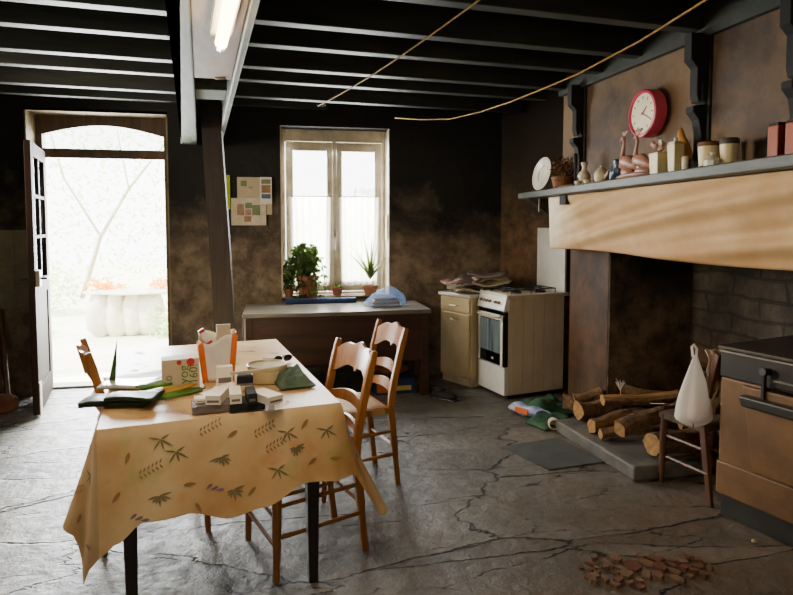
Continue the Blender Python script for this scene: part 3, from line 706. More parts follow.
# white scraps on logs
b=MB(); 
for i in range(7):
    a=i*.9; b.add([(0,0,0),(.02*cos(a),.02*sin(a),.05),(.035*cos(a+.3),.03*sin(a+.3),.06+.01*(i%3))],[(0,1,2)])
tag(b.build('paper_scrap',M['paper'],loc=(2.26,3.60,B+.245),solid=.002),'crumpled white paper scrap on the firewood','paper')
o=MB().box(-.06,.06,-.045,.045,0,.003).build('paper_card',M['card'],loc=(2.36,3.30,B+.235)); o.rotation_euler=(R(-10),R(12),R(30)); tag(o,'small pale card lying on the log pile','paper')
fi=thing('fire_iron','black iron firedog standing behind the logs','firedog',(2.72,3.40,B))
MB().tube([(0,0,0),(0,0,.34),(.03,-.02,.42)],[.014,.013,.011],8).build('shaft',M['iron'],fi); MB().tube([(-.04,.03,.42),(.07,-.06,.42)],.013,8).build('crossbar',M['iron'],fi)
# rubble + blanket behind (stones at hearth back)
for i,(x,y,r,lab) in enumerate(((2.84,3.2,.11,'reddish burnt stone at the back of the hearth, nearest the chair'),(2.86,3.5,.10,'reddish burnt stone at the back of the hearth, behind the firedog'),(2.84,3.74,.08,'brown burnt stone in the far corner of the hearth'))):
    o=MB().blob((0,0,0),(r,r,r*1.2),i+20,.35,2).build('hearth_stone',M['tile2'],loc=(x,y,B+r*1.05+ (.13 if i<2 else 0)),smooth=True); tag(o,lab,'stone','burnt stones at the back of the hearth')
# green sack and carton on floor left of hearth
b=MB()
def fs_(u,v):
    x=(u-.5)*.42; y=(v-.5)*.36; e=min(1,4*min(u,1-u))*min(1,4*min(v,1-v))
    return (x,y,.01+e*(.05+.06*noise.noise(Vector((x*7,y*7,2)))+.03*noise.noise(Vector((x*18,y*18,5)))+.025))
b.grid(fs_,26,22); tag(b.build('green_sack',M['green_sack'],loc=(2.02,4.26,0),rz=R(10),solid=.012,smooth=True),'crumpled dark green sack on the floor beside the cooker','sack')
b=MB()
def fs2(u,v):
    x=(u-.5)*.34; y=(v-.5)*.22; e=min(1,4*min(u,1-u))*min(1,4*min(v,1-v))
    return (x,y,.01+e*(.05+.05*noise.noise(Vector((x*9,y*9,7)))))
b.grid(fs2,20,16); tag(b.build('green_sack',M['green_sack'],loc=(1.95,3.98,0),rz=R(20),solid=.012,smooth=True),'smaller green cloth in front of the green sack by the hearth slab','sack')
cb=thing('blue_snack_bag','crumpled blue orange and white printed packet on the floor by the cooker','packet',(1.86,4.14,0),R(-62))
b=MB()
def fp(u,v):
    a=2*pi*v; x=(u-.5)*.40; k=min(1,6*min(u,1-u))**.5
    return (x,.055*cos(a)*(.4+.6*k),.045+.042*sin(a)*k+.006*sin(x*40))
b.grid(fp,20,12); b.build('packet_body',M['blue_card'],cb,smooth=True)
MB().box(-.10,.02,-.062,-.04,.03,.07).build('printed_panel',M['orange'],cb,bevel=.005)
o=MB().lathe([(.035,0),(.04,.03),(.04,.09),(.034,.10),(.03,.09),(.03,.03),(0,.02)],14).build('paper_cup',M['card_kraft'],loc=(1.92,3.89,.04),smooth='auto'); o.rotation_euler=(R(82),0,R(-20)); tag(o,'crumpled kraft paper cup lying in front of the green sack','cup')

# ---------------------------------------------------------------- range stove at right
SR=R(15)
st=thing('range_stove','brown enamelled range stove with black top band at right edge','stove',(2.13,2.53,0),SR)
b=MB(); b.box(.03,.62,-.95,0,.0,.115); b.build('plinth',M['stove_black'],st,bevel=.004)
b=MB(); b.box(.0,.62,-.95,0,.115,.70); b.build('stove_body',M['stove_brown'],st,bevel=.01)
b=MB(); b.box(-.004,.62,-.95,.0,.703,.835); b.build('top_band',M['stove_black'],st,bevel=.006)
b=MB(); b.box(-.012,.63,-.96,.012,.836,.855); b.build('hob_plate',M['stove_top'],st,bevel=.006)
MB().box(-.014,-.003,-.95,0,.826,.834).build('trim_strip',M['chrome'],st)
MB().box(-.012,.0,-.95,-.0,.125,.285).build('lower_drawer',M['stove_brown'],st,bevel=.008)
b=MB(); b.prism([(-.13,.69),(-.95,.69),(-.95,.297),(-.19,.297)],-.03,.0,'x'); dr=b.build('oven_door',M['stove_brown'],st,bevel=.008)
b=MB(); b.prism([(-.145,.655),(-.95,.655),(-.95,.605),(-.16,.605)],-.085,-.028,'x'); b.build('door_handle',M['stove_black'],dr,bevel=.01)
kb=MB().tube([(-.004,-.235,.775),(-.05,-.235,.78)],.017,14).build('damper_knob',M['black'],st,smooth='auto')
MB().box(-.045,-.025,-.243,-.227,.63,.775).build('lever',M['black'],kb,bevel=.003)
MB().box(-.02,-.001,-.5,-.22,.66,.70).build('grate_slot',M['black_gl'],st)
b=MB(); b.box(-.012,-.004,-.36,-.25,.735,.742); b.tube([(-.006,-.38,.738),(-.03,-.38,.738)],.011,10,1); b.build('indicator',[M['chrome'],M['red']],st)
o=MB().tube([(0,0,0),(.05,-.02,.002),(.11,.01,.004)],.012,8).build('stove_pipe_end',M['iron'],loc=(2.62,2.3,.87)); tag(o,'short iron poker end lying on the stove top','poker')

# ---------------------------------------------------------------- chairs
def make_chair(name,label,loc,rz,group=None,w=.38,d=.44,h=.92,sh=.45,wood_=None,seat=True,slats=True,rail=True):
    wd=wood_ or M['chair_wood']; t=thing(name,label,'chair',loc,rz,group)
    hw=w/2; yb=-d*.57; yf=d*.43
    def py(z): # rear post line
        if z<sh: return yb+.05*(z/sh)
        u=(z-sh)/(h-sh); return yb+.05-.09*u**1.3
    for s in (-1,1):
        pts=[(s*(hw-.02+.02*z/h),py(z),z) for z in [h*i/12 for i in range(13)]]
        b=MB(); b.tube(pts,[.021]*3+[.026]*6+[.024]*3+[.019],4,sq=.75,rot=pi/4); b.build('back_post',wd,t,bevel=.004)
    for s in (-1,1):
        b=MB(); b.tube([(s*hw*1.04,yf,0),(s*hw*1.03,yf-.005,sh*.5),(s*hw,yf-.01,sh-.01)],[.013,.02,.021],10); b.build('leg',wd,t,smooth='auto')
    def slat(z0f,z1f,thick=.014,bow=.03):
        b=MB(); n=24
        def P(u,zz,off): return (u*(hw-.012),py(zz)-bow*(1-u*u)+off,zz)
        vs=[]
        for i in range(n+1):
            u=-1+2*i/n; a,c=z0f(u),z1f(u)
            vs+= [P(u,a,-thick/2),P(u,c,-thick/2),P(u,c,thick/2),P(u,a,thick/2)]
        fs=[(4*i+j,4*i+(j+1)%4,4*i+4+(j+1)%4,4*i+4+j) for i in range(n) for j in range(4)]+[(0,1,2,3),(4*n+3,4*n+2,4*n+1,4*n)]
        b.add(vs,fs); return b
    if slats:
        slat(lambda u:h-.135+.02*cos(u*pi)*(1-abs(u))-.012*cos(u*2*pi)+.018*(abs(u)>.0)*cos(u*pi/2), lambda u:h-.035+.035*cos(u*pi/2)+.006*cos(u*3*pi)).build('crest_rail',wd,t,smooth='auto')
        for zc in (sh+.10+.10*(h-sh)/.47-.03, sh+.055+.0):
            slat(lambda u,zc=zc:zc+.012*cos(u*pi/2),lambda u,zc=zc:zc+.035+.028*cos(u*pi/2)).build('back_slat',wd,t,smooth='auto')
    if seat:
        def fs3(u,v):
            y=yb+.055+(yf+.012-yb-.055)*v; hwv=(hw-.012)*(1-v)+(hw+.022)*v
            x=(u*2-1)*hwv; e=min(1,7*min(u,1-u))*min(1,7*min(v,1-v))
            return (x,y,sh-.008+.018*e**.5-.012*sin(pi*u)*sin(pi*v))
        b=MB(); b.grid(fs3,24,24); b.grid(lambda u,v:Vector(fs3(u,v))*1-Vector((0,0,.032 if True else 0)),24,24)
        # close the rim
        for e in ('u0','u1','v0','v1'):
            f=(lambda u,v,e=e: (lambda p:(p[0],p[1],p[2]-.032*v))(fs3(*{'u0':(0,u),'u1':(1,u),'v0':(u,0),'v1':(u,1)}[e])))
            b.grid(f,24,1)
        b.build('seat',M['rush'] if seat is True else seat,t,smooth='auto')
    elif rail:
        pass
    b=None
    for s in (-1,1):
        for zz in (.30*sh/.45*1.0,.17*sh/.45):
            MB().tube([(s*hw*.98,yf-.01,zz),(s*(hw-.01),py(zz),zz+.01)],.0095,8).build('side_rung',wd,t,smooth='auto')
    for zz in (.26*sh/.45,.14*sh/.45): MB().tube([(-hw,yf,zz),(hw,yf,zz)],.0095,8).build('front_rung',wd,t,smooth='auto')
    MB().tube([(-hw+.02,py(.2),.22*sh/.45),(hw-.02,py(.2),.22*sh/.45)],.0095,8).build('rear_rung',wd,t,smooth='auto')
    return t
CG='ladder-back rush chairs around the table'
make_chair('dining_chair','varnished ladder-back chair with rush seat standing clear of the table',(.37,3.29,0),R(104),CG,h=.875,w=.36)
make_chair('dining_chair','varnished ladder-back chair pushed under the right side of the table, seat hidden',(.095,2.635,0),R(109.6),CG,d=.42,h=.89,w=.36)
make_chair('dining_chair','ladder-back chair on the door side of the table seen edge-on',(-.57,2.99,0),R(-71),CG,h=.90)
lc=make_chair('low_chair','small dark worn chair between the hearth and the range stove',(2.295,2.81,0),R(6),None,w=.34,d=.32,h=.80,sh=.41,wood_=M['chair_dark'],seat=pm('worn_seat','5a4633','3d2e21',20,.8,.6))
# plastic bag hanging from chair post
bagp=Vector((2.135,2.575,0)); bg=thing('white_carrier_bag','white plastic carrier bag hanging from the low dark chair','bag',(2.085,2.66,.45),R(-20))
def fb(u,v):
    a=2*pi*u; v1=v; prof=.012+.085*sin(min(1,v1*1.12)*pi/2*1.0)**1.1 if v<.86 else .097*(1-((v-.86)/.14)**2.2*.92)
    k=1+.10*sin(a*4+v*2)+.06*sin(a*7+1)*v
    z=.33-.36*v-.012*cos(a*2)*v
    return (prof*.86*cos(a)*k,prof*.62*sin(a)*k-.01,z)
MB().grid(fb,40,22,0,True).build('bag_body',M['plastic_white'],bg,smooth=True)
b=MB(); b.tube([(-.008,0,.32),(-.012,.01,.37),(.0,.02,.38),(.012,.01,.36),(.008,0,.32)],.006,6); b.build('bag_handle',M['plastic_white'],bg)
b=MB().blob((.02,0,.045),(.045,.03,.05),3,.2,2); b.build('contents',M['orange'],bg,smooth=True)
# rag on post / stove
def fr(u,v):
    x=(u-.5)*.10*(1+.2*sin(v*9)); return (x+.01*sin(v*14),.012*sin(u*14+v*3)-.05*max(0,.15-v)/.15*(-1),-.34*v*(.8+.2*sin(u*5+1))+.0)
o=MB().grid(fr,14,24).build('beige_rag',M['rag'],loc=(2.20,2.62,.80),rz=R(-8),solid=.006,smooth=True); tag(o,'frayed beige rag hanging between the low chair and the stove','rag')

# ---------------------------------------------------------------- table
TA=R(10); TO=Vector((-.180,2.217,0)); TM=Matrix.Translation(TO)@Matrix.Rotation(TA,4,'Z')
tb=thing('dining_table','dark wooden table under a patterned oilcloth','table',tuple(TO),TA)
TW,TL=.425,1.40
MB().box(-TW+.005,TW-.005,.005,TL-.005,.72,.742).build('tabletop',M['table_wood'],tb)
b=MB(); b.box(-TW+.07,TW-.07,.07,.09,.62,.72); b.box(-TW+.07,TW-.07,TL-.09,TL-.07,.62,.72); b.box(-TW+.07,-TW+.09,.07,TL-.07,.62,.72); b.box(TW-.09,TW-.07,.07,TL-.07,.62,.72); b.build('apron',M['table_wood'],tb)
for sx in (-.335,.335):
    for sy in (.10,TL-.10): MB().tube([(sx,sy,0),(sx,sy,.6),(sx,sy,.72)],[.026,.038,.04],4,rot=pi/4).build('leg',M['table_wood'],tb,bevel=.003)
# oilcloth
PER=[]; 
def perim(s):
    """s in [0,1) round the table from front-left corner along the front; returns point, outward normal"""
    W2,L2_=2*TW,TL; T=2*(W2+L2_); q=(s%1)*T
    if q<W2: return Vector((-TW+q,0,0)),Vector((0,-1,0))
    q-=W2
    if q<L2_: return Vector((TW,q,0)),Vector((1,0,0))
    q-=L2_
    if q<W2: return Vector((TW-q,TL,0)),Vector((0,1,0))
    q-=W2; return Vector((-TW,TL-q,0)),Vector((-1,0,0))
TT=2*(2*TW+TL); 
def sm(pts,x):
    for (a,fa),(b_,fb_) in zip(pts,pts[1:]):
        if a<=x<=b_:
            t_=(x-a)/(b_-a) if b_>a else 0; t_=t_*t_*(3-2*t_); return fa+(fb_-fa)*t_
    return pts[-1][1]
c1=2*TW/TT; c2=(2*TW+TL)/TT; c3=(4*TW+TL)/TT
#  drop, flare(normal), tangential shift (m) keyed by arc length in metres measured from front-left corner
W2=2*TW
DROP=[(0,.44),(.05,.40),(.14,.335),(.28,.335),(.42,.37),(.55,.35),(.70,.29),(W2,.30),(W2+.03,.44),(W2+.09,.54),(W2+.18,.50),(W2+.3,.34),(W2+.4,.28),(W2+TL-.3,.30),(W2+TL,.5),(W2+TL+.3,.3),(2*W2+TL-.3,.3),(2*W2+TL,.5),(2*W2+TL+.3,.3),(TT-.42,.33),(TT-.28,.40),(TT-.14,.42),(TT-.045,.56),(TT,.44)]
FLARE=[(0,.01),(.2,.035),(.4,.02),(.6,.04),(W2-.012,.01),(W2+.04,.14),(W2+.12,.24),(W2+.24,.15),(W2+.36,.04),(W2+.5,.03),(TT-.5,.03),(TT-.32,.10),(TT-.19,.13),(TT-.06,.05),(TT-.012,.01),(TT,.01)]
def cpos(m,dn):
    """m: metres round perimeter, dn: metres down the fall (0 = edge)"""
    m=m%TT; p,n=perim(m/TT); D_=sm(DROP,m); t_=dn/D_ if D_ else 0; fl=sm(FLARE,m)
    rnd_=.012*(1-math.exp(-dn*40))
    wav=.008*sin(m*17)*t_+.005*sin(m*31+1)*t_
    q=p+n*(rnd_+fl*t_**1.2+wav); q.z=.752-max(0,dn-.006*(1-math.exp(-dn*60)))
    return q
b=MB()
NP=200; ms=[TT*i/NP for i in range(NP)]
ms=sorted(set([round(x,5) for x in ms]+[0,W2,W2+TL,2*W2+TL]))
NV=14; rows=[]
for m_ in ms:
    D_=sm(DROP,m_); rows.append([cpos(m_,D_*j/NV) for j in range(NV+1)])
n=len(ms); vs=[v for r_ in rows for v in r_]
fs=[(i*(NV+1)+j,((i+1)%n)*(NV+1)+j,((i+1)%n)*(NV+1)+j+1,i*(NV+1)+j+1) for i in range(n) for j in range(NV)]
b.add(vs,fs)
b.add([rows[i][0] for i in range(n)],[tuple(range(n))])
nbase=len(b.f)
def leafshape(fn,cx,cy,ang,L_,w,mi):
    """leaf outline in surface coords (a,b) mapped by fn"""
    pts=[]
    k=6
    for i in range(k+1):
        u=i/k; pts.append((u*L_,w*sin(pi*u**.8)))
    for i in range(k-1,0,-1):
        u=i/k; pts.append((u*L_,-w*sin(pi*u**.8)))
    vs=[fn(cx+x*cos(ang)-y*sin(ang),cy+x*sin(ang)+y*cos(ang)) for x,y in pts]
    b.add(vs,[tuple(range(len(vs)))],mi)
def front(m_,dn):
    q=cpos(m_,max(0.001,dn)); p,nn=perim((m_%TT)/TT); return q+nn*.0025
def topf(x,y): return Vector((x,y,.7545))
rnd=random.Random(5)
def sprig(fn,cx,cy,kind,sc=1,lim=None):
    if kind==0:   # star of dark leaves
        for a in range(7): leafshape(fn,cx,cy,a*.52-.2+rnd.uniform(-.1,.1),.042*sc*rnd.uniform(.6,1.1),.0042*sc,1)
    elif kind==1: # grass ear
        for i in range(6): leafshape(fn,cx+i*.013*sc,cy-i*.006*sc+.004,.9,.018*sc,.003*sc,2); leafshape(fn,cx+i*.013*sc,cy-i*.006*sc,-1.2,.018*sc,.003*sc,2)
    elif kind==2: # open branch
        for a,l in ((.6,.06),(1.3,.045),(2.2,.05),(3.4,.05),(-.5,.04)): leafshape(fn,cx,cy,a,l*.85*sc,.0035*sc,1)
    elif kind==3:
        leafshape(fn,cx,cy,rnd.uniform(0,3),.045*sc,.007*sc,2)
    else:
        for i in range(3): leafshape(fn,cx+.02*i,cy+.012*i,2.5+.3*i,.03*sc,.005*sc,3)
for m_,dn,k_ in ((.10,.09,3),(.13,.17,1),(.20,.06,2),(.25,.11,2),(.07,.22,3),(.19,.25,0),(.27,.23,3),(.33,.05,1),(.40,.15,0),(.46,.06,3),(.37,.24,4),(.44,.27,0),(.52,.08,1),(.56,.14,1),(.60,.22,2),(.64,.09,2),(.67,.15,0),(.72,.05,3),(.75,.20,3),(.79,.10,2),(.80,.21,3),(.52,.27,3),(.31,.30,3),(.12,.30,4)):
    sprig(front,m_,dn,k_)
for m_,dn,k_ in ((TT-.10,.20,2),(TT-.12,.34,3),(TT-.2,.12,3),(TT-.2,.28,1),(TT-.05,.42,3),(W2+.10,.12,2),(W2+.14,.36,3),(W2+.07,.24,3),(W2+.15,.22,1),(W2+.18,.43,2)): sprig(front,m_,dn,k_,.9)
for i in range(46):
    x=rnd.uniform(-TW+.06,TW-.06); y=rnd.uniform(.04,TL-.05); sprig(topf,x,y,rnd.choice((0,1,2,3,3)),.9)
oc=b.build('oilcloth',[M['oilcloth'],M['print_green'],M['print_brown'],M['print_plum']],loc=tuple(TO),rz=TA,smooth='auto')
tag(oc,'yellow leaf-patterned oilcloth draped over the dining table','tablecloth')
TZ=.757
def T(px,py,z=TZ): p=at(px,py,Z=z); return (p.x,p.y,z)
# --- items on table
def mag(name,lab,mats,px,py,w,l,th,rz,tilt=0,z=TZ,grp='magazines on the near left of the table',cat='magazine'):
    b=MB()
    def f(u,v): return ((u-.5)*w,(v-.5)*l,th/2+.006*sin(u*3+v*4))
    b.grid(f,8,8)
    o=b.build(name,mats,loc=T(px,py,z),rz=rz,solid=th,smooth='auto'); o.rotation_euler.x=tilt; return tag(o,lab,cat,grp)
mag('folded_magazine','dark green folded magazine nearest the table corner',M['dark_mag'],119,402,.24,.15,.018,R(-8))
mag('folded_magazine','dark folded brochure on top of the dark green magazine',M['dark_mag'],135,397,.18,.12,.010,R(-14),0,TZ+.028)
mag('folded_magazine','green and yellow printed leaflet beside the dark magazines',M['yellow_mag'],152,391,.14,.13,.008,R(35),0,TZ+.004)
mag('folded_magazine','bright green leaflet fanned out toward the grey box, uppermost',M['green_mag'],166,383,.05,.24,.010,R(-48),0,TZ+.028)
mag('folded_magazine','orange leaflet fanned between the green leaflets',M['orange_mag'],168,391,.04,.24,.008,R(-50),0,TZ+.018)
mag('folded_magazine','lower green leaflet fanned toward the white boxes',M['green_mag'],178,394,.04,.22,.008,R(-55),0,TZ+.006)
mag('newspaper','white newspaper spread on the table behind the dark magazines',M['paper'],142,378,.30,.20,.006,R(20),cat='newspaper')
mag('newspaper','pale crumpled newspaper near the left table edge behind the dark magazine',M['ceramic_white'],130,385,.20,.16,.012,R(-12),0,TZ+.012,cat='newspaper')
# kraft drink box with lettering
def text(body,mat,size,M4,parent,name='lettering'):
    cu=bpy.data.curves.new(name,'FONT'); cu.body=body; cu.size=size; cu.extrude=.0004; cu.align_x='CENTER'; cu.align_y='CENTER'; cu.materials.append(mat)
    o=bpy.data.objects.new(name,cu); COL.objects.link(o); bpy.context.view_layer.update(); me=bpy.data.meshes.new_from_object(o.evaluated_get(bpy.context.evaluated_depsgraph_get())); bpy.data.objects.remove(o); o=bpy.data.objects.new(name,me); COL.objects.link(o); o.parent=parent; o.matrix_local=M4; return o
kx=T(181,389); kb=thing('printed_carton','pale grey carton with green lettering and red fruit at left of the paper bag','box',(kx[0],kx[1],TZ),R(12))
MB().box(-.072,.075,0,.09,0,.125).build('carton',M['card_kraft'],kb,bevel=.002)
FR_=Matrix.Rotation(pi/2,4,'X')
text('yog',M['green_mag'],.055,Matrix.Translation((.012,-.0012,.06))@FR_@Matrix.Rotation(pi/2,4,'Z'),kb)
text('160!',M['green_mag'],.048,Matrix.Translation((.052,-.0012,.06))@FR_@Matrix.Rotation(pi/2,4,'Z'),kb)
MB().lathe([(.016,0),(.016,.001)],20,(0,0,0)).build('printed_fruit',M['red'],kb,loc=(.04,-.001,.112)).rotation_euler=(pi/2,0,0)
MB().lathe([(.010,0),(.010,.001)],20,(0,0,0)).build('printed_fruit',M['red'],kb,loc=(-.005,-.001,.112)).rotation_euler=(pi/2,0,0)
b=MB(); b.lathe([(.008,0),(.011,0),(.011,.001),(.008,.001),(.008,0)],20); b.build('printed_ring',M['green_mag'],kb,loc=(-.045,-.001,.05)).rotation_euler=(pi/2,0,0)
# paper bag
px_=T(216,384); pb=thing('paper_bag','open white paper bag with orange sides standing on the table','bag',(px_[0],px_[1]+.09,TZ),R(8))
def bagf(u,v,part):
    # cross-section rectangle hw x hd, opening at the top
    hw=.062+.018*v; hd=.038
    wob=.004*sin(v*9+u*11)*v
    if part=='f': return ((u*2-1)*hw,-hd+wob-.010*sin(pi*u)*v,(.185-.02*sin(u*6))*v)
    if part=='b': return ((u*2-1)*hw,hd+wob,(.205+.01*sin(u*8))*v)
    if part=='l': return (-hw-.006*sin(pi*u)*v+wob*.5,-hd+2*hd*u,(.165+.01*sin(u*9))*v)
    return (hw+wob*.5,-hd+2*hd*u,(.205+.012*sin(u*7))*v)
MB().grid(lambda u,v:bagf(u,v,'f'),10,10).build('front_panel',M['paper'],pb,solid=.0015,smooth=True)
MB().grid(lambda u,v:bagf(u,v,'b'),10,10).build('back_panel',M['card'],pb,solid=.0015,smooth=True)
def strip(u,v,s):
    hw=.062+.018*v; return (s*(hw+.004-.024*(1-u)),-.058+.010*(1-v),(.175 if s<0 else .205)*v+.006*sin(u*5))
for s in (-1,1):
    MB().grid(lambda u,v,s=s:strip(u,v,s),4,10).build('orange_strip',M['orange'],pb,solid=.002,smooth=True)
MB().grid(lambda u,v:bagf(u,v,'l'),8,10).build('orange_side',M['orange'],pb,solid=.0015,smooth=True)
MB().grid(lambda u,v:bagf(u,v,'r'),8,10).build('orange_side',M['orange'],pb,solid=.0015,smooth=True)
o=thing('red_white_packet','red and white packet sticking up out of the paper bag','packet',(px_[0]-.03,px_[1]+.09,TZ+.16),R(8))
b=MB(); b.box(-.012,.012,-.006,.006,-.06,.075,0); b.box(-.0125,.0125,-.0065,.0065,.06,.0755,1); b.box(-.0125,.0125,-.0065,.0065,.0,.012,1); pk=b.build('packet',[M['paper'],M['red']],o); pk.rotation_euler=(0,R(-32),0)
tag(MB().box(-.03,.03,-.01,.01,-.05,.055).build('kraft_packet',M['card_kraft'],loc=(px_[0]+.025,px_[1]+.11,TZ+.185),rz=R(8)),'kraft packet sticking out of the paper bag, at right','packet')
# medicine boxes
GB='small white cartons stacked by the paper bag'
def wb(label,px,py,w,l,h,rz,z=TZ,mat='card',pitch=0,name='medicine_box',mats2=None,g=GB):
    p=T(px,py,z); t_=MB(); t_.box(-w/2,w/2,0,l,0,h,0)
    t_.box(-w/2+.006,w/2-.006,-.0006,.0,h*.25,h*.5,1)
    o=t_.build(name,[M[mat],M[mats2 or 'greycard']],loc=p,rz=rz,bevel=.001); o.rotation_euler=(pitch,0,rz); return tag(o,label,'box',g)
wb('long flat grey box under the white cartons, left half',212,413,.135,.09,.028,R(10),mat='greycard',name='flat_grey_box',g=None)
wb('flat near-black box under the white cartons, right half',248,411,.125,.10,.030,R(9),mat='darkbox',mats2='black',name='flat_black_box',g=None)
z2=TZ+.031
wb('white carton lying end-on above the grey box, second from left',213,405,.055,.13,.034,R(-10),z2)
wb('white carton lying end-on in the middle of the stack',236,404,.042,.13,.036,R(6),z2)
wb('black-ended carton beside the middle white carton',252.5,404,.034,.11,.038,R(8),z2,mat='darkbox',mats2='greycard')
wb('white carton angled outward at the right of the stack',276,404,.062,.13,.030,R(34),z2)
wb('slanted flat white carton leaning out at left of the stack',203,398,.045,.14,.014,R(-52),z2,pitch=R(7))
wb('upright cream carton standing in front of the paper bag',225,388,.062,.04,.085,R(8),TZ+.031)
wb('pale carton lying under the slanted carton',208,402,.09,.05,.014,R(12),z2-.0)
tag(MB().box(-.07,.07,-.006,.006,0,.01).build('wooden_stick',M['card_kraft'],loc=(T(248,374,TZ+.09)[0],T(248,374,TZ+.09)[1],TZ+.095),rz=R(18)),'pale flat stick lying across the cartons toward the tin','stick')
o=thing('black_charger','ribbed black plug box on top of the white cartons','box',T(245,384,TZ+.07),R(6))
b=MB(); b.box(-.030,.030,0,.035,0,.034); b.build('casing',M['black'],o,bevel=.004)
b=MB()
for i in range(7): b.box(-.028+i*.009,-.023+i*.009,-.002,.0,.006,.03)
b.build('ribs',M['iron'],o); MB().box(-.032,.032,-.004,.036,-.006,.002).build('base',M['greycard'],o)
tag(MB().tube([(0,0,0),(.025,0,0)],.011,10).build('small_vial',M['plastic_white'],loc=T(268,408,TZ+.012)),'small clear vial before the right-hand carton','vial')
tag(MB().box(-.008,.008,-.005,.005,0,.012).build('red_plastic_bit',M['red'],loc=T(279,402,TZ)),'small red cap at the right end of the carton stack','cap')
# tin
tp=T(267,384); tn=thing('round_tin','low round cream tin on the table beside the green cloth','tin',(tp[0],tp[1]+.075,TZ))
MB().lathe([(.083,0),(.085,.003),(.085,.058),(.088,.060),(.088,.070),(.084,.073),(.080,.066),(0,.064)],48).build('tin_body',M['tin_cream'],tn,smooth='auto')
sg=thing('dark_sunglasses','dark sunglasses lying on the far right side of the table','glasses',T(283,362),R(30))
for s in (-1,1): MB().blob((s*.028,0,.018),(.026,.006,.018),s+5,.1,2).build('lens',M['black_gl'],sg,smooth=True)
MB().tube([(-.058,.0,.024),(-.01,0,.026),(.01,0,.026),(.058,0,.024)],.003,6).build('frame',M['black'],sg)
for s in (-1,1): MB().tube([(s*.056,0,.024),(s*.056,.10,.010)],.003,6).build('temple',M['black'],sg)
def gc(u,v):
    x=(u-.5)*.15; y=(v-.5)*.26; e=min(1,5*min(u,1-u))*min(1,5*min(v,1-v))
    return (x,y,.008+e*(.026+.03*noise.noise(Vector((x*22,y*16,1)))+.02*noise.noise(Vector((x*50,y*40,4)))+.02*v))
gp=T(289,383); tag(MB().grid(gc,18,24).build('green_cloth',M['green_cloth'],loc=(gp[0]+.01,gp[1]+.03,TZ-.004),rz=R(12),solid=.006,smooth=True),'crumpled green cloth beside the round tin at right table edge','cloth')
# green blade by the left chair
b=MB(); b.add([(-.016,0,0),(.016,0,0),(.028,0,.21)],[(0,1,2)]); pl=T(105,394,.757)
tag(b.build('green_leaf_blade',M['leaf'],loc=(pl[0]-.005,pl[1]+.12,TZ-.004),solid=.003),'thin pointed green blade standing behind the dark magazines','leaf')

# ---------------------------------------------------------------- mantel shelf
SHZ=1.71
b=MB(); b.prism([(2.04,4.86),(2.36,4.84),(2.24,4.34),(2.40,.4),(1.835,.4)],SHZ-.05,SHZ,'z'); ms_=b.build('mantel_shelf',M['shelf'],bevel=.006); tag(ms_,'long grey wooden mantel shelf above the fireplace','shelf')
# console brackets
def bracket(label,y,xw,grey=True):
    t=thing('shelf_bracket',label,'bracket',(xw,y,SHZ),0,'scrolled brackets on the chimney hood')
    prof=[(0.06,.74),(-.11,.74),(-.11,.60),(-.07,.56),(-.07,.42),(-.06,.385),(-.05,.375),(-.04,.40),(-.04,.50),(-.02,.50),(-.02,.37),(-.09,.36),(-.09,.33),(-.055,.29),(-.04,.22),(-.035,.03),(-.02,.0),(.06,0)]
    b=MB(); b.prism(prof,-.03,.03,'y'); b.build('scroll_plate',M['bracket'],t,bevel=.004)
    b=MB(); b.box(-.012,.05,-.055,.055,0,.74); b.build('wall_plate',M['bracket'],t)
    return t
bracket('dark scrolled bracket above the far end of the mantel shelf',4.08,2.212)
bracket('dark scrolled bracket right of the red clock',2.87,2.262)
bracket('dark bracket at the right edge of the chimney hood',2.28,2.292)
# stubs beneath shelf
for y_,lab in ((4.10,'short dark block under the far end of the mantel shelf'),(2.96,'short dark block under the shelf below the second bracket')):
    tag(MB().box(2.07,2.25,y_-.05,y_+.05,SHZ-.12,SHZ-.051).build('shelf_block',M['bracket'],bevel=.003),lab,'block','blocks under the mantel shelf')
b=MB(); b.add([(2.07,4.74,SHZ-.05),(2.07,4.72,SHZ-.05),(2.30,4.72,SHZ-.05),(2.30,4.74,SHZ-.05),(2.28,4.74,SHZ-.2),(2.28,4.72,SHZ-.2),(2.30,4.72,SHZ-.2),(2.30,4.74,SHZ-.2)],[(0,1,2,3),(0,1,5,4),(4,5,6,7),(2,3,7,6),(0,3,7,4),(1,2,6,5)])
tag(b.build('end_brace',M['shelf']),'small wooden brace under the far end of the shelf','brace')
tag(MB().box(-.05,.05,-.003,.003,-.11,0).build('hanging_note',M['ceramic_white'],loc=(2.12,4.60,SHZ-.053),rz=R(60)),'small white note pinned under the far end of the shelf','paper')
# drape
def dr_(u,v):
    y=4.40-3.5*u; zt=SHZ-.055; zb=1.255+.012*sin(u*9)+.02*(1-u)*0
    z_=zt+(zb-zt)*v
    e=min(1,u*9); ph=(v*.85+1.7*u-.9*u*u)
    sag=v*.01+e*sin(pi*min(1,v*.8+.1))*(.022*sin(ph*15)+.011*sin(ph*27+1.3+2*u)+.006*sin(u*41+v*6))
    return (2.107-.18*u-sag+(.03+.16*u)*v,y,z_)
tag(MB().grid(dr_,180,30).build('mantel_drape',M['drape'],solid=.004,smooth=True),'stained cream cloth valance hanging below the mantel shelf','cloth')
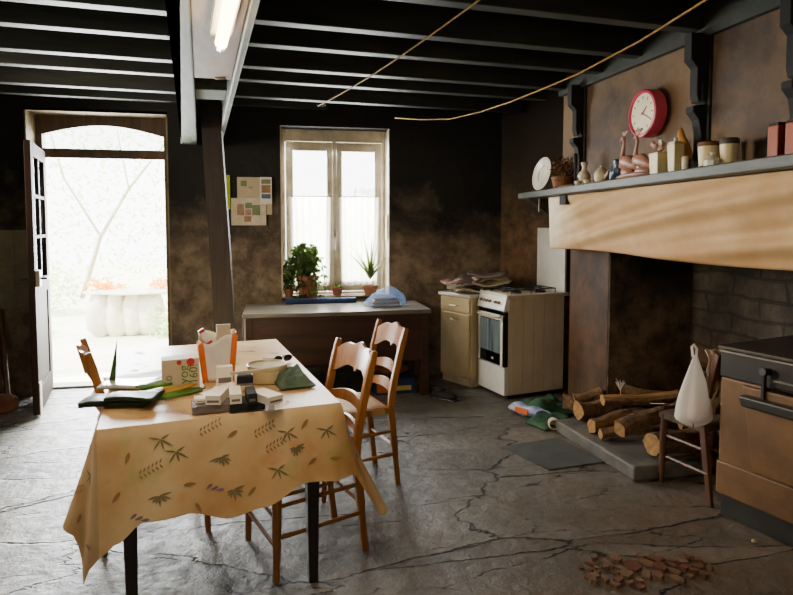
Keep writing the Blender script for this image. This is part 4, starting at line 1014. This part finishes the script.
# clock
cl=thing('wall_clock','round red-rimmed wall clock above the mantel shelf','clock',tuple(at(643,113.5,X=2.165)))
CA=Matrix.Rotation(-pi/2,4,'Y')@Matrix.Identity(4)
def clk(name,prof,mat,par=cl,seg=40,sm_='auto'): return MB().lathe(prof,seg,(0,0,0),0,CA).build(name,mat,par,smooth=sm_)
clk('clock_case',[(.142,-.06),(.142,.0),(.138,.010),(.126,.014),(.118,.006),(.118,0)],M['clock_pink'])
clk('dial',[(.119,0.0),(.119,.002),(0,.002)],M['clock_face'])
b=MB()
for i in range(12):
    a=i*pi/6; r0=.093; b.box(-.0035,.0035,-.009,.009,.0022,.0032,0,CA@Matrix.Rotation(a,4,'Z')@Matrix.Translation((0,r0,0)))
b.build('hour_marks',M['greycard'],cl)
def hand(nm,ang,L_,w,m):
    b=MB(); b.box(-w,w,-.012,L_,.004,.0055); o=b.build(nm,m,cl)
    # dial plane is YZ; viewer sees +y to the left, so angles run clockwise toward -y
    o.rotation_euler=(0,0,0); up_=Vector((0,-sin(ang),cos(ang))); n_=Vector((-1,0,0)); s_=up_.cross(n_)
    o.matrix_local=Matrix(((s_.x,up_.x,n_.x,0),(s_.y,up_.y,n_.y,0),(s_.z,up_.z,n_.z,0),(0,0,0,1)))
hand('hour_hand',R(50),.055,.004,M['red']); hand('minute_hand',R(118),.085,.003,M['red']); hand('second_hand',R(60),.03,.0015,M['black'])
# shelf ornaments
def sp(px,x): # point on shelf top on the line of sight column px at depth x
    p=at(px,190,X=x); return (x,p.y,SHZ)
def lathe_obj(name,label,cat,prof,mat,loc,n=28,grp=None,tilt=None):
    o=MB().lathe(prof,n).build(name,mat,loc=loc,smooth='auto'); 
    if tilt:o.rotation_euler=tilt
    return tag(o,label,cat,grp)
p=sp(544,2.13); pt=thing('display_plate','white plate standing upright at the far end of the mantel shelf','plate',p)
o=MB().lathe([(0,.004),(.055,.004),(.075,.012),(.115,.02),(.117,.024),(.113,.026),(.074,.018),(.054,.010),(0,.010)],40).build('plate_body',M['ceramic_white'],pt,smooth='auto'); o.rotation_euler=(0,R(-78),R(6)); o.location=(0,0,.118)
b=MB(); b.lathe([(.100,.0235),(.104,.0255),(.107,.0235),(.104,.021),(.100,.0235)],40); b.lathe([(.056,.0125),(.060,.0145),(.064,.0125),(.060,.011),(.056,.0125)],40); rg=b.build('painted_rim',M['tin_cream'],pt,smooth=True); rg.rotation_euler=(0,R(-78),R(6)); rg.location=(0,0,.118)
b=MB(); b.tube([(-.07,.04,.0),(-.04,.04,.01),(.03,.02,.10)],.006,6); b.tube([(-.07,-.04,.0),(-.04,-.04,.01),(.03,-.02,.10)],.006,6); b.build('plate_stand',M['shelf'],pt)
p=sp(562,2.14); bk=thing('dried_flower_basket','brown basket of dried flowers on the mantel shelf beside the plate','basket',p)
MB().lathe([(.05,0),(.06,.02),(.075,.08),(.07,.08),(.055,.02),(0,.015)],20).build('basket',M['straw'],bk)
b=MB(); leaves(b,(0,0,.13),(.08,.08,.09),260,.022,77); b.build('dried_flowers',M['straw'],bk)
b=MB(); b.blob((.0,-.1,.012),(.06,.13,.014),4,.2,2); tag(b.build('straw_mat',M['straw'],loc=p,smooth=True),'low straw sprig lying on the shelf in front of the basket','sprig')
lathe_obj('dark_candlestick','thin dark candlestick next to the far bracket','candlestick',[(.02,0),(.022,.008),(.006,.015),(.008,.1),(.014,.16),(.012,.2),(0,.205)],M['bracket'],sp(575,2.09))
lathe_obj('cream_vase','small cream vase with a narrow neck on the mantel shelf','vase',[(.022,0),(.024,.006),(.014,.02),(.034,.045),(.04,.062),(.034,.08),(.016,.098),(.013,.115),(.024,.14),(.022,.145),(.008,.142),(0,.142)],M['ceramic'],sp(584,2.13))
for i,px in enumerate((578,587)):
    c=thing('small_cup',('tiny cream cup left of the vase foot','tiny cream cup in front of the vase, nearer the teapot')[i],'cup',sp(px,2.07),0,'tiny cups on the mantel shelf')
    MB().lathe([(.014,0),(.016,.003),(.024,.03),(.022,.03),(.014,.006),(0,.005)],20).build('cup_bowl',M['ceramic'],c,smooth='auto')
tpv=thing('cream_teapot','small cream teapot on the mantel shelf beside the blue jug','teapot',sp(601,2.10))
MB().lathe([(.026,0),(.03,.004),(.042,.03),(.042,.055),(.03,.075),(.026,.078)],24).build('pot_body',M['ceramic'],tpv,smooth='auto')
MB().lathe([(.028,.078),(.02,.088),(.006,.092),(.009,.1),(0,.105)],20).build('lid',M['ceramic'],tpv,smooth='auto')
MB().tube([(0,-.04,.03),(0,-.065,.05),(0,-.075,.07)],[.010,.008,.006],8).build('spout',M['ceramic'],tpv,smooth=True)
MB().tube([(0,.038,.06),(0,.06,.062),(0,.065,.04),(0,.04,.022)],.006,8).build('handle',M['ceramic'],tpv,smooth=True)
jg=thing('blue_jug','dark blue glazed jug lying among the shelf ornaments','jug',sp(615,2.11))
o=MB().lathe([(.032,0),(.035,.005),(.042,.04),(.038,.07),(.028,.095),(.034,.12),(.03,.12),(.02,.095),(0,.09)],24).build('jug_body',M['ceramic_blue'],jg,smooth='auto'); o.rotation_euler=(R(18),0,0)
MB().tube([(0,-.035,.08),(0,-.07,.075),(0,-.065,.035),(0,-.035,.03)],.006,8).build('jug_handle',M['ceramic_blue'],jg,smooth=True)
# pair of bird figures
def bird(par,dy,s,k):
    b=MB()
    body=[(0,.055,.075),(0,.03,.10),(0,-.01,.098),(0,-.06,.075),(0,-.10,.055)]
    b.tube([(0,dy+y*s,z*s) for _,y,z in body],[.018*s,.034*s,.036*s,.022*s,.006*s],12)
    b.tube([(0,dy+.028*s,.10*s),(0,dy+.052*s,.135*s),(0,dy+.045*s,.17*s),(0,dy+.035*s,.20*s),(0,dy+.042*s,.222*s)],[.022*s,.013*s,.009*s,.008*s,.009*s],10)
    b.blob((0,dy+.048*s,.228*s),(.011*s,.015*s,.011*s),k,.05,2)
    b.tube([(0,dy+.058*s,.228*s),(0,dy+.085*s,.216*s)],[.006*s,.001],6)
    o=b.build('bird_figure',M['pinkish'],par,smooth=True)
    c=MB()
    for i in range(5): c.tube([(0,dy+.04*s,.236*s),(0,dy+(.052-.014*i)*s,.262*s)],[.003,.006],5)
    c.build('crest',M['shell'],o,smooth=True)
    for x in (-.012,.012): MB().tube([(x*s,dy+.0,.08*s),(x*s,dy+.004,.02)],.008*s,6).build('leg',M['pinkish'],o)
    return o
bd=thing('bird_ornament','pink ceramic ornament of two crested long-necked birds on the shelf','ornament',sp(634,2.11))
bird(bd,.065,1.0,1); bird(bd,-.055,.96,2)
b=MB(); b.blob((0,0,.018),(.05,.16,.022),6,.25,3); b.blob((0,.06,.04),(.03,.05,.04),8,.3,2); b.blob((.0,-.07,.035),(.03,.06,.03),9,.3,2); b.build('rocky_base',M['pinkish'],bd,smooth=True)
# canisters
cn=thing('cream_canister','cream square canister piled with pink shells on the mantel shelf','canister',sp(658.5,2.11),R(0))
b=MB(); b.add([(-.03,-.03,0),(.03,-.03,0),(.03,.03,0),(-.03,.03,0),(-.036,-.036,.115),(.036,-.036,.115),(.036,.036,.115),(-.036,.036,.115)],[(0,3,2,1),(4,5,6,7),(0,1,5,4),(1,2,6,5),(2,3,7,6),(3,0,4,7)]); b.build('canister_body',M['ceramic_cream'],cn,bevel=.004)
b=MB(); rnd=random.Random(2)
for i in range(9): b.blob((rnd.uniform(-.025,.025),rnd.uniform(-.03,.03),.135+rnd.uniform(0,.03)),(.017,.017,.015),i,.4,1)
b.build('shells',M['shell'],cn,smooth=True)
tag(MB().blob((0,0,0),(.006,.018,.02),3,.1,2).build('white_shell',M['ceramic_white'],loc=(sp(658.5,2.10)[0],sp(658.5,2.10)[1]-.005,SHZ+.185),smooth=True),'white scallop shell on top of the piled canister','shell')
cn=thing('cream_canister','tall cream square canister with a knob lid, right of the shell canister','canister',sp(674.5,2.10),0)
b=MB(); b.add([(-.022,-.022,0),(.022,-.022,0),(.022,.022,0),(-.022,.022,0),(-.028,-.028,.14),(.028,-.028,.14),(.028,.028,.14),(-.028,.028,.14)],[(0,3,2,1),(4,5,6,7),(0,1,5,4),(1,2,6,5),(2,3,7,6),(3,0,4,7)]); b.build('canister_body',M['ceramic_cream'],cn,bevel=.004)
MB().box(-.025,.025,-.025,.025,.14,.15).build('lid',M['ceramic'],cn,bevel=.003); MB().blob((0,0,.16),(.01,.01,.012),1,.05,2).build('lid_knob',M['ceramic_white'],cn,smooth=True)
lathe_obj('white_tube','small white tube standing behind the tall canister','tube',[(.016,0),(.016,.075),(.012,.08),(0,.08)],M['ceramic_white'],sp(684,2.13))
# mustard hanging glove
gl=thing('mustard_glove','mustard yellow wall pocket hanging beside the second bracket','ornament',tuple(Vector((2.185,3.02,SHZ+.13))))
b=MB(); b.tube([(0,.035,.185),(-.004,.03,.165),(-.006,.02,.13),(-.004,.005,.09),(0,-.012,.045),(0,-.02,.012),(0,-.024,0)],[.006,.02,.026,.034,.036,.028,.012],16,sq=.7)
gb=b.build('pocket_body',M['mustard'],gl,smooth=True); gl.location=(2.18,2.91,SHZ+.075)
b=MB()
for k in range(5): b.tube([(-.026,.03-.012*k,.105-.02*k),(-.032,-.0-.012*k,.10-.02*k),(-.022,-.03-.012*k,.09-.02*k)],.003,5)
b.build('ribs',M['mustard'],gl,smooth=True)
for i,(px,lab,cap) in enumerate(((707,'dented cream pot with a broken rim on the mantel shelf','b'),(728,'cream pot with a dark lid on the mantel shelf','c'))):
    r=(.043,.037)[i]; c=thing('cream_pot',lab,'pot',sp(px,2.13+.01*i))
    MB().lathe([(r*.8,0),(r*.84,.004),(r,.115 if i==0 else .10),(r*.94,.115 if i==0 else .10),(r*.8,.01),(0,.008)],28).build('pot_body',M['ceramic_cream'],c,smooth='auto')
    MB().lathe([(r*.98,.10 if i else .105),(r*1.04,.102 if i else .108),(r*1.04,.118 if i else .12),(r*.9,.125),(0,.127)],28).build('lid',M['bracket_grey'] if i else M['straw'],c,smooth='auto')
lathe_obj('knotted_bag','small crumpled white bag in front of the dented pot','bag',[(.02,0),(.034,.01),(.034,.035),(.018,.05),(.006,.058),(.012,.07),(0,.072)],M['ceramic_white'],sp(711,2.075),9)
tag(MB().box(-.055,.055,-.17,.17,0,.02).build('dark_red_book',M['tile2'],loc=(2.14,2.46,SHZ),rz=R(3),bevel=.002),'flat dark red book lying on the mantel shelf','book')
for i,(px,lab,m) in enumerate(((777,'copper red square tin, left of the two at the right end of the shelf','copper'),(795,'copper red square tin at the right edge of the photo','copper'))):
    c=thing('copper_tin',lab,'tin',sp(px,2.13),R(3),'copper red tins on the mantel shelf')
    MB().box(-.030,.030,-.024,.024,0,.135).build('tin_body',M[m],c,bevel=.003); MB().box(-.028,.028,-.022,.022,.136,.145).build('lid',M['iron'],c,bevel=.002)

for o in COL.objects:
    if o.parent is None and abs(o.location.z-SHZ)<1e-4 and o.get('category') not in ('bracket','shelf',None): o.scale=(1.13,1.13,1.16)
# ---------------------------------------------------------------- strings
def string(label,pts,r=.0045):
    tag(MB().tube(pts,r,5).build('hanging_string',M['rope'],smooth=True),label,'string','strings under the ceiling')
a=at(318,106,Z=2.45); c=at(482,-2,Z=2.45)
dd=c-a; string('straight cord stretched under the joists toward the camera',[a+dd*(i/12)+Vector((0,0,-.03*sin(pi*i/12))) for i in range(15)])
a=at(395,118,Y=5.0); m1=at(450,119,Y=4.2); m2=at(510,102,Y=3.3); m3=at(578,74,X=1.45); m4=at(640,41,X=1.5); m5=at(712,-4,X=1.5)
string('yellow cord sagging from the ceiling toward the chimney hood',[a,at(420,119.5,Y=4.6),m1,at(480,112,Y=3.7),m2,at(545,88,Y=2.95),m3,m4,m5,at(800,-60,X=1.5)])
# hook
tag(MB().tube([at(316,104,Z=2.46),at(322,106,Z=2.44),at(326,105,Z=2.46)],.004,5).build('ceiling_hook',M['iron']),'small wire hook holding the straight cord','hook')

# ---------------------------------------------------------------- rubble chips on floor
rnd=random.Random(21); 
G3='broken tile chips lying in the worn floor patch'
n=0; used=[]
for i in range(400):
    if n>=44: break
    u,v=rnd.gauss(0,.42),rnd.gauss(0,.42)
    if u*u+v*v>1: continue
    x=1.50+u*.30; y=2.17+v*.13-u*.02; s=rnd.uniform(.018,.04)*(1.25 if abs(u)<.4 else .8)
    if any((x-a)**2+(y-b_)**2<(s+c_)**2*.45 for a,b_,c_ in used): continue
    used.append((x,y,s)); n+=1
    k=rnd.randint(4,6); poly=[(s*rnd.uniform(.7,1.2)*cos(2*pi*j/k+.3),s*.75*rnd.uniform(.6,1.2)*sin(2*pi*j/k+.3)) for j in range(k)]
    o=MB().prism(poly,0,rnd.uniform(.008,.02),'z').build('tile_chip',M['tile' if rnd.random()<.65 else 'tile2'],loc=(x,y,.0),rz=rnd.uniform(0,3)); o.rotation_euler.x=rnd.uniform(-.06,.06)
    tag(o,'brown broken tile chip in the rubble patch on the floor','rubble chip',G3)
tag(MB().blob((0,0,0),(.012,.01,.009),1,.2,2).build('pale_pebble',M['tin_cream'],loc=(*at(754,543,Z=0).xy,.009),smooth=True),'tiny pale pebble on the floor before the stove','pebble')
tag(MB().blob((0,0,0),(.014,.01,.008),2,.3,2).build('wood_crumb',M['tin_cream'],loc=(*at(565,404,Z=.0).xy,.009),smooth=True),'pale wood crumb on the floor near the hearth slab','crumb')

# ---------------------------------------------------------------- lights
def area(name,loc,target,size,size_y,e,col,spread=180):
    l=bpy.data.lights.new(name,'AREA'); l.shape='RECTANGLE'; l.size=size; l.size_y=size_y; l.energy=e; l.color=col; l.spread=R(spread)
    o=bpy.data.objects.new(name,l); COL.objects.link(o); o.location=loc; o.rotation_euler=(Vector(target)-Vector(loc)).to_track_quat('-Z','Y').to_euler(); return o
area('door_daylight',(-1.5,6.5,1.5),(-.5,2.5,.3),1.8,2.3,420,(.93,.97,1.0))
area('window_daylight',(.55,5.82,1.55),(.4,2.5,.5),.9,1.4,75,(.95,.98,1.0))
area('side_fill_light',(-2.75,4.1,1.95),(2.3,3.1,1.4),.7,.7,42,(1.0,.86,.66),120)  # added warm fill out of view at left; wall_left has no window
area('rear_fill_light',(-.6,-2.1,1.7),(1.2,3.2,.9),1.6,1.2,18,(1.0,.9,.76))  # added fill behind the camera to lift the near sides; no opening in wall_rear
area('tube_glow',tuple((t0+t1)/2+Vector((0,0,-.04))),tuple((t0+t1)/2+Vector((0,0,-1))),.05,1.1,10,(1.0,.86,.66))
sun=bpy.data.lights.new('sun','SUN'); sun.energy=12; sun.angle=R(2); sun.color=(1,.96,.88); so=bpy.data.objects.new('sun',sun); COL.objects.link(so); so.rotation_euler=Vector((.45,.30,-.84)).to_track_quat('-Z','Y').to_euler()
w=bpy.data.worlds.new('sky'); bpy.context.scene.world=w; w.use_nodes=True; bgn=w.node_tree.nodes['Background']; bgn.inputs[0].default_value=(.95,1,.98,1); bgn.inputs[1].default_value=7.0
# ---------------------------------------------------------------- camera
cam=bpy.data.cameras.new('camera'); co=bpy.data.objects.new('camera',cam); COL.objects.link(co); cam.sensor_width=36; cam.lens=36*F/793; cam.shift_y=-(297.5-PY)/793; cam.clip_start=.05
co.location=(0,0,CH); co.rotation_euler=fw.to_track_quat('-Z','Y').to_euler(); bpy.context.scene.camera=co
sc=bpy.context.scene; sc.view_settings.view_transform='AgX'; sc.view_settings.look='None'; sc.view_settings.exposure=.66
sc.cycles.max_bounces=8; sc.cycles.transparent_max_bounces=16
try: sc.cycles.use_denoising=True
except Exception: pass
